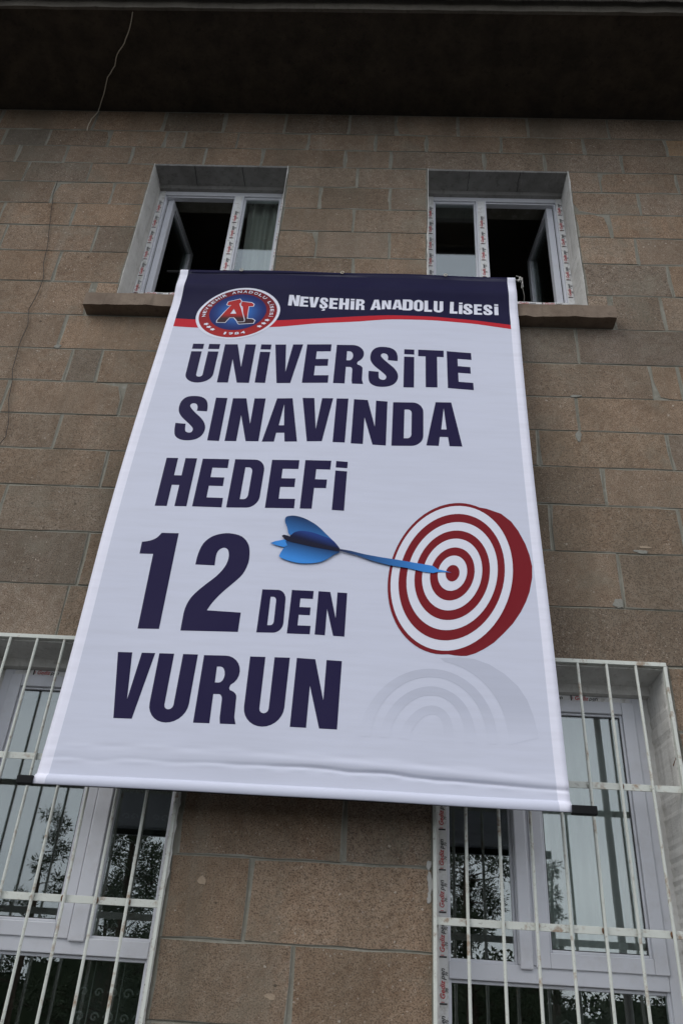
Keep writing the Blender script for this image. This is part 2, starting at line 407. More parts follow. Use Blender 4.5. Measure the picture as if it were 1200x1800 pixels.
for ci in range(len(CZ)-1):
    z1, z0 = CZ[ci], CZ[ci+1]; jl = list(J.get(ci, []))
    if not jl: jl = [rng.uniform(-.4, .3)]
    # joints hidden behind the banner and outside the picture continue the bond
    lo, hi = min(jl), max(jl); x = lo-rng.uniform(.72, .95)
    while x > XA+.3: jl.append(x); x -= rng.uniform(.48, .85)
    x = hi+rng.uniform(.62, .85)
    while x < XB-.3: jl.append(x); x += rng.uniform(.48, .85)
    if 8 <= ci <= 18:
        js = sorted(jl)
        for a, b in zip(js[:-1], js[1:]):
            if b-a > 1.05:
                x = max(a, -1.25)+rng.uniform(.3, .45)
                while x < min(b-.3, .75): jl.append(x); x += rng.uniform(.5, .8)
    jl = sorted([XA, *jl, XB])
    for a, b in zip(jl[:-1], jl[1:]):
        key = (ci, a)
        # cut the block by the openings and sills that reach into this course
        segs = [(a, b, z0, z1)]
        for (oa, ob, oc, od) in OPEN+SILLS:
            nxt = []
            for (p, q, r_, s_) in segs:
                if oc < s_-.02 and od > r_+.02 and oa < q-.001 and ob > p+.001:
                    if p < oa: nxt.append((p, oa, r_, s_))
                    if q > ob: nxt.append((ob, q, r_, s_))
                    m0, m1 = max(p, oa), min(q, ob)
                    if s_ > od+.03: nxt.append((m0, m1, od, s_))
                    if r_ < oc-.03: nxt.append((m0, m1, r_, oc))
                else: nxt.append((p, q, r_, s_))
            segs = nxt
        for s_ in segs: put_stone(*s_, key=key)
so = stuff.build('stone_blocks', 'stone', wall); so['kind'] = 'stuff'
print('stones', nstone)

# mortar smears, chips and filler on the blocks
def patch(name, mat, x, z, w_, h_, seed, n_=26, t=.001, y=-.004):
    r_ = random.Random(seed); P = []
    for k in range(n_):
        a = 2*math.pi*k/n_; q = r_.uniform(.78, 1.0)*(.86+.12*math.sin(2*a+seed)+.1*math.sin(3*a+2*seed))
        P.append((x+math.cos(a)*w_/2*q, z+math.sin(a)*h_/2*q))
    m = MB(); N = n_
    m.add([(p[0], .0, p[1]) for p in P]+[(x+(p[0]-x)*.86, y-t, z+(p[1]-z)*.86) for p in P],
          [(k, (k+1) % N, N+(k+1) % N, N+k) for k in range(N)]+[tuple(N+k for k in range(N))])
    return m.build(name, mat, wall)
for i, a in enumerate([('patch_grey', 1.495, 4.025, .11, .035), ('patch_tan', 1.52, 4.055, .12, .02), ('patch_grey', 1.325, 3.69, .09, .07), ('patch_grey', 1.222, 4.845, .05, .11), ('patch_grey', 1.235, 5.17, .10, .03),
                       ('patch_tan', -.747, 2.178, .05, .06), ('patch_tan', -.385, 1.736, .07, .035), ('patch_white', .298, 2.225, .035, .12), ('patch_white', .294, 2.16, .03, .06), ('patch_grey', -2.23, 5.47, .07, .05),
                       ('patch_white', .292, 2.30, .03, .06)]):
    patch('mortar_patch', *a, seed=i+3)

# eave: soffit slab, drip edge, gutter, roof
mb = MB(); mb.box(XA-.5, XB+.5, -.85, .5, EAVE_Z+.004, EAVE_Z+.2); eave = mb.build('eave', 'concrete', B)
mb = MB()
nseg = 90; r_ = random.Random(5)
P0 = [(XA-.5+(XB-XA+1)*k/nseg, -.85+r_.uniform(-.004, .004)) for k in range(nseg+1)]
for (xa, ya), (xb, yb) in zip(P0[:-1], P0[1:]):
    mb.add([(xa, -.838+r_.uniform(-.002, .002), EAVE_Z-.012), (xb, -.838, EAVE_Z-.012), (xb, yb-.012, EAVE_Z-.012), (xa, ya-.012, EAVE_Z-.012), (xa, -.838, EAVE_Z+.02), (xb, -.838, EAVE_Z+.02), (xb, yb-.012, EAVE_Z+.22), (xa, ya-.012, EAVE_Z+.22)],
           [(0, 3, 2, 1), (0, 1, 5, 4), (3, 7, 6, 2), (4, 5, 6, 7)])
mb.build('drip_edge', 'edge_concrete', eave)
mb = MB(); N = 10
prof = [(-.985+.085*math.cos(math.pi+math.pi*k/N), EAVE_Z+.165+.085*math.sin(math.pi+math.pi*k/N)) for k in range(N+1)]
for (ya, za), (yb, zb) in zip(prof[:-1], prof[1:]):
    mb.add([(XA-.5, ya, za), (XB+.5, ya, za), (XB+.5, yb, zb), (XA-.5, yb, zb)], [(0, 1, 2, 3)])
gut = mb.build('gutter', 'gutter_metal', eave); sm = gut.modifiers.new('s', 'SOLIDIFY'); sm.thickness = .004
for k in range(12):
    mb = MB(); x = XA+.3+k*1.15
    mb.box(x, x+.025, -1.075, -.885, EAVE_Z+.245, EAVE_Z+.25); mb.build('gutter_bracket', 'gutter_metal', eave)
mb = MB(); mb.add([(XA-.5, -1.02, EAVE_Z+.26), (XB+.5, -1.02, EAVE_Z+.26), (XB+.5, 5.0, 11.2), (XA-.5, 5.0, 11.2), (XA-.5, -1.02, EAVE_Z+.32), (XB+.5, -1.02, EAVE_Z+.32), (XB+.5, 5.0, 11.3), (XA-.5, 5.0, 11.3)],
       [(0, 3, 2, 1), (4, 5, 6, 7), (0, 1, 5, 4), (1, 2, 6, 5), (3, 0, 4, 7), (2, 3, 7, 6)])
mb.build('roof', 'roof_tile', B)

# rooms behind the windows
mb = MB()
mb.box(XA, XB, 4.6, 4.8, 0, 8.6); mb.box(XA, XA+.15, .46, 4.6, 0, 8.6); mb.box(XB-.15, XB, .46, 4.6, 0, 8.6)
mb.box(-.42, -.24, .462, 4.6, .1, 8.2)
mb.build('room_wall', 'room_wall', B)
mb = MB(); mb.box(XA+.16, XB-.16, .465, 4.59, 4.55, 4.85); mb.box(XA+.16, XB-.16, .465, 4.59, -.1, .35); mb.box(XA+.16, XB-.16, .465, 4.59, 8.0, 8.2); mb.build('floor_slab', 'room_floor', B)

# sills
for (a, b, c, d) in SILLS+[(-2.2, -.84, .98, 1.12), (.25, 1.6, .98, 1.12)]:
    m = MB(); r_ = random.Random(int(a*100)); K = 26
    pts = [a+(b-a)*k/K for k in range(K+1)]; e = [r_.uniform(-.003, .003) for _ in pts]; e2 = [r_.uniform(-.003, .003) for _ in pts]
    vs = []
    for x, q, q2 in zip(pts, e, e2): vs += [(x, .03, c), (x, -.098+q*2, c+.002+q2*1.6), (x, -.102+q, d-.008+q2), (x, -.094, d+q2*.3), (x, .20, d+.015)]
    fs = []
    for k in range(K):
        for m_ in range(4): fs.append((k*5+m_, k*5+m_+1, (k+1)*5+m_+1, (k+1)*5+m_))
    fs.append((4, 3, 2, 1, 0)); fs.append(tuple(K*5+m_ for m_ in range(5)))
    m.add(vs, fs); m.build('window_sill', 'sill_stone', B)

# ------------------------------------------------------------------ windows
def text_mesh(s, size, shear):
    cu_ = bpy.data.curves.new('t', 'FONT'); cu_.body = s; cu_.size = size; cu_.shear = shear; cu_.offset = size*.018; cu_.resolution_u = 2; cu_.align_x = 'LEFT'
    o = bpy.data.objects.new('t', cu_); COL.objects.link(o)
    bpy.context.view_layer.update()
    me = bpy.data.meshes.new_from_object(o.evaluated_get(bpy.context.evaluated_depsgraph_get()))
    vs = [tuple(v.co) for v in me.vertices]; fs = [tuple(p.vertices) for p in me.polygons]
    bpy.data.objects.remove(o); bpy.data.meshes.remove(me); bpy.data.curves.remove(cu_)
    return vs, fs
TG = text_mesh('Gediz', .031, .25); TP = text_mesh('pen', .031, .25); T7 = text_mesh('70', .017, .2)
WG = max(v[0] for v in TG[0]); WP = max(v[0] for v in TP[0])
def film_strip(win, p0, p1, y, width, phase=0.0, seed=0):
    """protective film with its print, running from p0 to p1 (x, z) on the frame front at depth y"""
    r_ = random.Random(seed); p0 = Vector((p0[0], p0[1])); p1 = Vector((p1[0], p1[1])); d = (p1-p0); Ln = d.length; d /= Ln; nrm = Vector((-d.y, d.x))
    m = MB(); K = max(4, int(Ln/.05)); vs = []
    for k in range(K+1):
        c = p0+d*(Ln*k/K); wl = width/2+r_.uniform(-.003, .002); wr = width/2+r_.uniform(-.003, .002)
        vs += [(c.x+nrm.x*wl, y, c.y+nrm.y*wl), (c.x-nrm.x*wr, y-r_.uniform(0, .0008), c.y-nrm.y*wr)]
    m.add(vs, [(2*k, 2*k+2, 2*k+3, 2*k+1) for k in range(K)])
    fo = m.build('protective_film', 'film', win); sm_ = fo.modifiers.new('s', 'SOLIDIFY'); sm_.thickness = .0008; sm_.offset = 0
    t = MB(); s = phase
    def put(tm, s0, v0, mi):
        vs = []
        for v in tm[0]:
            q = p0+d*(s0+v[0])+nrm*(v0+v[1]); vs.append((q.x, y-.0022, q.y))
        t.add(vs, tm[1], mi)
    def blk(s0, s1, v0, v1, mi): put(([(s0, v0, 0), (s1, v0, 0), (s1, v1, 0), (s0, v1, 0)], [(0, 1, 2, 3)]), 0, 0, mi)
    per = .188
    while s+WG+WP+.03 < Ln:
        put(TG, s+.022, -.006, 0); put(TP, s+.022+WG+.001, -.006, 1)
        put(T7, s+.05, -.0205, 1); put(T7, s+.115, -.0205, 1)
        blk(s+.002, s+.009, -.016, .018, 1); blk(s+.011, s+.014, -.004, .012, 0)
        s += per
    if t.f:
        me = t.mesh('film_print', ['ink_red', 'ink_black']); obj('film_print', me, None, win)['kind'] = 'stuff'
def pane(win, x0, x1, y, z0, z1, parent=None):
    m = MB(); m.box(x0, x1, y, y+.006, z0, z1); return m.build('pane', 'glass', parent or win)
def ragged_reveal(win, o, depth, t_head, t_jamb, mat_head, mat_jamb, seed, over=.012):
    a, b, c, d = o; r_ = random.Random(seed)
    K = 110
    for side in (0, 1):                                  # jambs: a skin of render, its front lip uneven
        wk = .3; m = MB(); vs = []; sx = 1 if side == 0 else -1; x = a if side == 0 else b
        for k in range(K+1):
            z = c+(d-c)*k/K; wk = max(0, min(1, wk+r_.uniform(-.22, .2))); q = wk**2*over*r_.uniform(.7, 1); tj = t_jamb*r_.uniform(.9, 1.1)
            vs += [(x-sx*q, -.0085, z), (x+sx*.004, -.0095-r_.uniform(0, .003), z), (x+sx*tj*.55, .02, z), (x+sx*tj, depth+.03, z)]
        fs = []
        for k in range(K):
            for i in range(3):
                f = (k*4+i, k*4+i+1, (k+1)*4+i+1, (k+1)*4+i); fs.append(f if side == 0 else f[::-1])
        m.add(vs, fs); m.build('plaster_reveal', mat_jamb, win)
    m = MB(); vs = []
    for k in range(K+1):
        x = a+.003+(b-a-.006)*k/K
        vs += [(x, -.004-r_.uniform(0, .003), d+r_.uniform(-.003, .001)), (x, .0, d-t_head*.4), (x, depth*.8, d-t_head*.8), (x, depth*.86, d-t_head*1.6), (x, depth+.03, d-t_head*1.8)]
    fs = []
    for k in range(K):
        for i in range(4): fs.append((k*5+i, (k+1)*5+i, (k+1)*5+i+1, k*5+i+1))
    m.add(vs, fs); m.build('head_reveal', mat_head, win)
    if mat_head == 'cement':
        for q in (.30, .66):
            mm = MB(); x = a+(b-a)*q; pts = [(x+r_.uniform(-.004, .004), yy, d-t_head*(.4+.4*yy/depth/.8)-.0015) for yy in (0, .03, .06, .09, .12, .15, .17)]
            mm.tube(pts, .0025, 5); mm.build('crack', 'ink_black', win)

def rail_profile(mb, x0, x1, y0, z0, z1, w, step=.014, lip=.012):
    """window frame ring: a flat outer face and a lower inner glazing bead"""
    frame_boxes(mb, x0, x1, y0, y0+.068, z0, z1, w)
    frame_boxes(mb, x0+w-.0005, x1-w+.0005, y0+step, y0+.06, z0+w-.0005, z1-w+.0005, lip)

def upper_window(o, hinge):
    """hinge -1: opening casement on the left, fixed pane on the right; +1 the other way round"""
    a, b, c, d = o; Y = .215; zt, zb = 7.463, 6.205
    x0, x1 = (a+.012, b-.012)
    m = MB(); rail_profile(m, x0, x1, Y, zb, zt, .052); win = m.build('window', 'pvc', B, .003)
    mx = -1.245 if hinge < 0 else .731
    m = MB(); m.box(mx-.041, mx+.041, Y-.001, Y+.066, zb+.0525, zt-.0525); m.build('mullion', 'pvc', win, .003)
    # fixed light
    fx0, fx1 = (mx+.041, x1-.052) if hinge < 0 else (x0+.052, mx-.041)
    m = MB(); frame_boxes(m, fx0, fx1, Y+.018, Y+.058, zb+.0525, zt-.0525, .016); m.build('glazing_bead', 'pvc', win, .002)
    pane(win, fx0+.012, fx1-.012, Y+.03, zb+.06, zt-.06)
    # casement swung into the room
    cx0, cx1 = (x0+.05, mx-.041) if hinge < 0 else (mx+.041, x1-.05)
    W_ = cx1-cx0; hx = cx0 if hinge < 0 else cx1; ang = math.radians(84)
    sash = MB(); gz0, gz1 = zb+.055, zt-.055
    frame_boxes(sash, 0, W_, -.0, .05, gz0, gz1, .056); frame_boxes(sash, .0555, W_-.0555, .012, .04, gz0+.0555, gz1-.0555, .012)
    pn = MB(); pn.box(.06, W_-.06, .018, .036, gz0+.06, gz1-.06)
    ca, sa = math.cos(ang), math.sin(ang)
    def swing(m_):
        m_.v = [(hx-hinge*(.068+px*ca-py*sa), Y+.045+px*sa+py*ca, pz) for (px, py, pz) in m_.v]
        if hinge > 0: m_.f = [f[::-1] for f in m_.f]
    swing(sash); swing(pn)
    sash.build('sash_frame', 'pvc', win, .003); pn.build('pane', 'glass', win)
    # outside ledge of the frame bottom
    m = MB(); m.box(x0+.005, x1-.005, Y-.022, Y-.0008, zb-.012, zb+.012); m.build('drip_rail', 'pvc', win, .004)
    sl = MB(); sl.add([(a+.02, .06, 5.935), (b-.02, .06, 5.935), (b-.02, Y+.06, zb-.014), (a+.02, Y+.06, zb-.014), (a+.02, .06, 5.90), (b-.02, .06, 5.90), (b-.02, .40, 5.90), (a+.02, .40, 5.90), (a+.02, .40, zb-.014), (b-.02, .40, zb-.014)],
       [(0, 1, 2, 3), (3, 2, 9, 8), (0, 4, 5, 1), (7, 8, 9, 6), (0, 3, 8, 7, 4), (1, 5, 6, 9, 2)]); sl.build('sill_bed', 'cement', win)
    # film with print on the frame
    yf = Y-.0022
    film_strip(win, (x0+.027, zb+.01), (x0+.027, zt-.01), yf, .046, .02, 1); film_strip(win, (x1-.027, zb+.01), (x1-.027, zt-.01), yf, .046, .09, 2)
    film_strip(win, (mx, zb+.06), (mx, zt-.06), yf-.001, .056, .05, 3); film_strip(win, (x0+.055, zb+.03), (x1-.055, zb+.03), yf, .038, .03, 4)
    ragged_reveal(win, o, Y, .03, .014, 'cement', 'plaster', int(a*100)+50, .008)
    return win
upper_window(UL, -1); upper_window(UR, 1)

def lower_window(o, side):
    """side -1: closed casement on the left, fixed pane right; +1 mirrored"""
    a, b, c, d = o; Y = .245; zt, zb = 3.245, 1.14
    x0, x1 = (-2.055, -.945) if side < 0 else (.35, 1.452)
    m = MB(); rail_profile(m, x0, x1, Y, zb, zt, .05); win = m.build('window', 'pvc', B, .003)
    tz0, tz1 = 1.862, 1.934
    m = MB(); m.box(x0+.0505, x1-.0505, Y-.001, Y+.066, tz0, tz1); m.build('transom', 'pvc', win, .004)
    ma, mb_ = (-1.392, -1.298) if side < 0 else (.715, .826)
    if side > 0: ma, mb_ = .722, .808
    m = MB(); m.box(ma, mb_, Y-.004, Y+.066, tz1+.0008, zt-.0505); m.build('mullion', 'pvc', win, .004)
    # a loose cover strip on the mullion
    m = MB(); m.box(ma+.006, mb_-.02 if side > 0 else mb_-.008, Y-.018, Y-.0046, tz1-.018, zt-.2); m.build('cover_strip', 'pvc', win, .006)
    # fixed upper light
    fx0, fx1 = (mb_, x1-.0505) if side < 0 else (x0+.0505, ma)
    m = MB(); frame_boxes(m, fx0+.0005, fx1-.0005, Y+.02, Y+.058, tz1+.0008, zt-.0505, .013); m.build('glazing_bead', 'pvc', win, .002)
    pane(win, fx0+.01, fx1-.01, Y+.03, tz1+.01, zt-.06)
    # closed casement
    sx0, sx1 = (x0+.045, ma+.006) if side < 0 else (mb_-.006, x1-.045)
    if side < 0: sx1 = ma+.004
    m = MB(); frame_boxes(m, sx0, sx1, Y-.012, Y+.05, tz1-.008, zt-.03, .066)
    frame_boxes(m, sx0+.0655, sx1-.0655, Y+.004, Y+.05, tz1+.0575, zt-.0955, .014); sash = m.build('sash_frame', 'pvc', win, .004)
    m = MB(); frame_boxes(m, sx0+.079, sx1-.079, Y+.012, Y+.04, tz1+.071, zt-.109, .005); m.build('gasket', 'gasket', win)
    pane(win, sx0+.076, sx1-.076, Y+.0165, tz1+.068, zt-.106)
    # lower light
    m = MB(); frame_boxes(m, x0+.051, x1-.051, Y+.02, Y+.058, zb+.051, tz0-.0008, .014); m.build('glazing_bead', 'pvc', win, .002)
    pane(win, x0+.06, x1-.06, Y+.03, zb+.06, tz0-.01)
    yf = Y-.0022; xf = x1-.026 if side < 0 else x0+.026
    film_strip(win, (xf, zb+.02), (xf, zt-.02), yf, .046, .03, 7)
    film_strip(win, (x0+.06, zt-.018), (x1-.06, zt-.018), yf, .03, .1, 8)
    ragged_reveal(win, o, Y, .052, .04, 'plaster', 'plaster', int(a*100)+70, .024)
    # render closing the gap round the frame
    m = MB(); m.box(a+.002, x0+.004, Y+.012, Y+.06, zb, zt+.02); m.box(x1-.004, b-.002, Y+.012, Y+.06, zb, zt+.02); m.box(a+.002, b-.002, Y+.014, Y+.06, zt-.003, d-.002); m.build('joint_filler', 'plaster', win)
    return win
lower_window(LL, -1); lower_window(LR, 1)

def grille(o, side):
    a, b, c, d = o; Y0, Y1 = -.022, -.009
    gx0, gx1 = (-2.10, -.918) if side < 0 else (.318, 1.512); zt, zb = 3.345, 1.15
    root = MB()
    root.box(gx0-.008, gx1+.008, Y0-.008, Y1+.012, zt-.022, zt); root.box(gx0-.008, gx1+.008, Y0-.008, Y1+.012, zb, zb+.022)
    root.box(gx0-.008, gx0+.008, Y0-.008, Y1+.010, zb+.0225, zt-.0225); root.box(gx1-.008, gx1+.008, Y0-.008, Y1+.010, zb+.0225, zt-.0225)
    gr = root.build('window_grille', 'grille_paint', B, .002)
    nb = 8
    for k in range(1, nb):
        x = gx0+(gx1-gx0)*k/nb; m = MB(); jx = rng.uniform(-.004, .004)
        m.tube([(x+jx*.3, Y0, zb+.01), (x+jx, Y0-.001, (zb+zt)/2), (x, Y0, zt-.01)], .0075, 8); m.build('bar', 'grille_paint', gr)
    for z in (2.70, 2.068, 1.44):
        m = MB(); m.box(gx0+.0085, gx1-.0085, Y0+.0085, Y0+.0145, z-.016, z+.016); m.build('cross_bar', 'grille_paint', gr, .0015)
    for z in (2.70, 2.068, 1.44):                      # rusted weld beads where bars and flats cross
        for k in range(1, nb):
            x = gx0+(gx1-gx0)*k/nb; m = MB(); w_ = rng.uniform(.008, .013); s0 = rng.choice((-1, 1))
            P = [(x+s0*.008+w_*.5*math.cos(t), Y0+.004, z+rng.uniform(.010, .016)*math.sin(t)) for t in [2*math.pi*i/7 for i in range(7)]]
            m.add(P+[(x+s0*.008, Y0-.003, z)], [(i, (i+1) % 7, 7) for i in range(7)]); m.build('weld', 'rust' if rng.random() < .6 else 'grille_paint', gr)
    for z in (2.84, 1.75):
        for x, sgn in ((gx0, 1), (gx1, -1)):
            m = MB(); m.tube([(x-sgn*.004, .0, z+.03), (x+sgn*.004, .05, z-.005), (x-sgn*.03, .10, z-.01)], .007, 7); m.build('anchor', 'rust', gr)
    return gr
grille(LL, -1); grille(LR, 1)

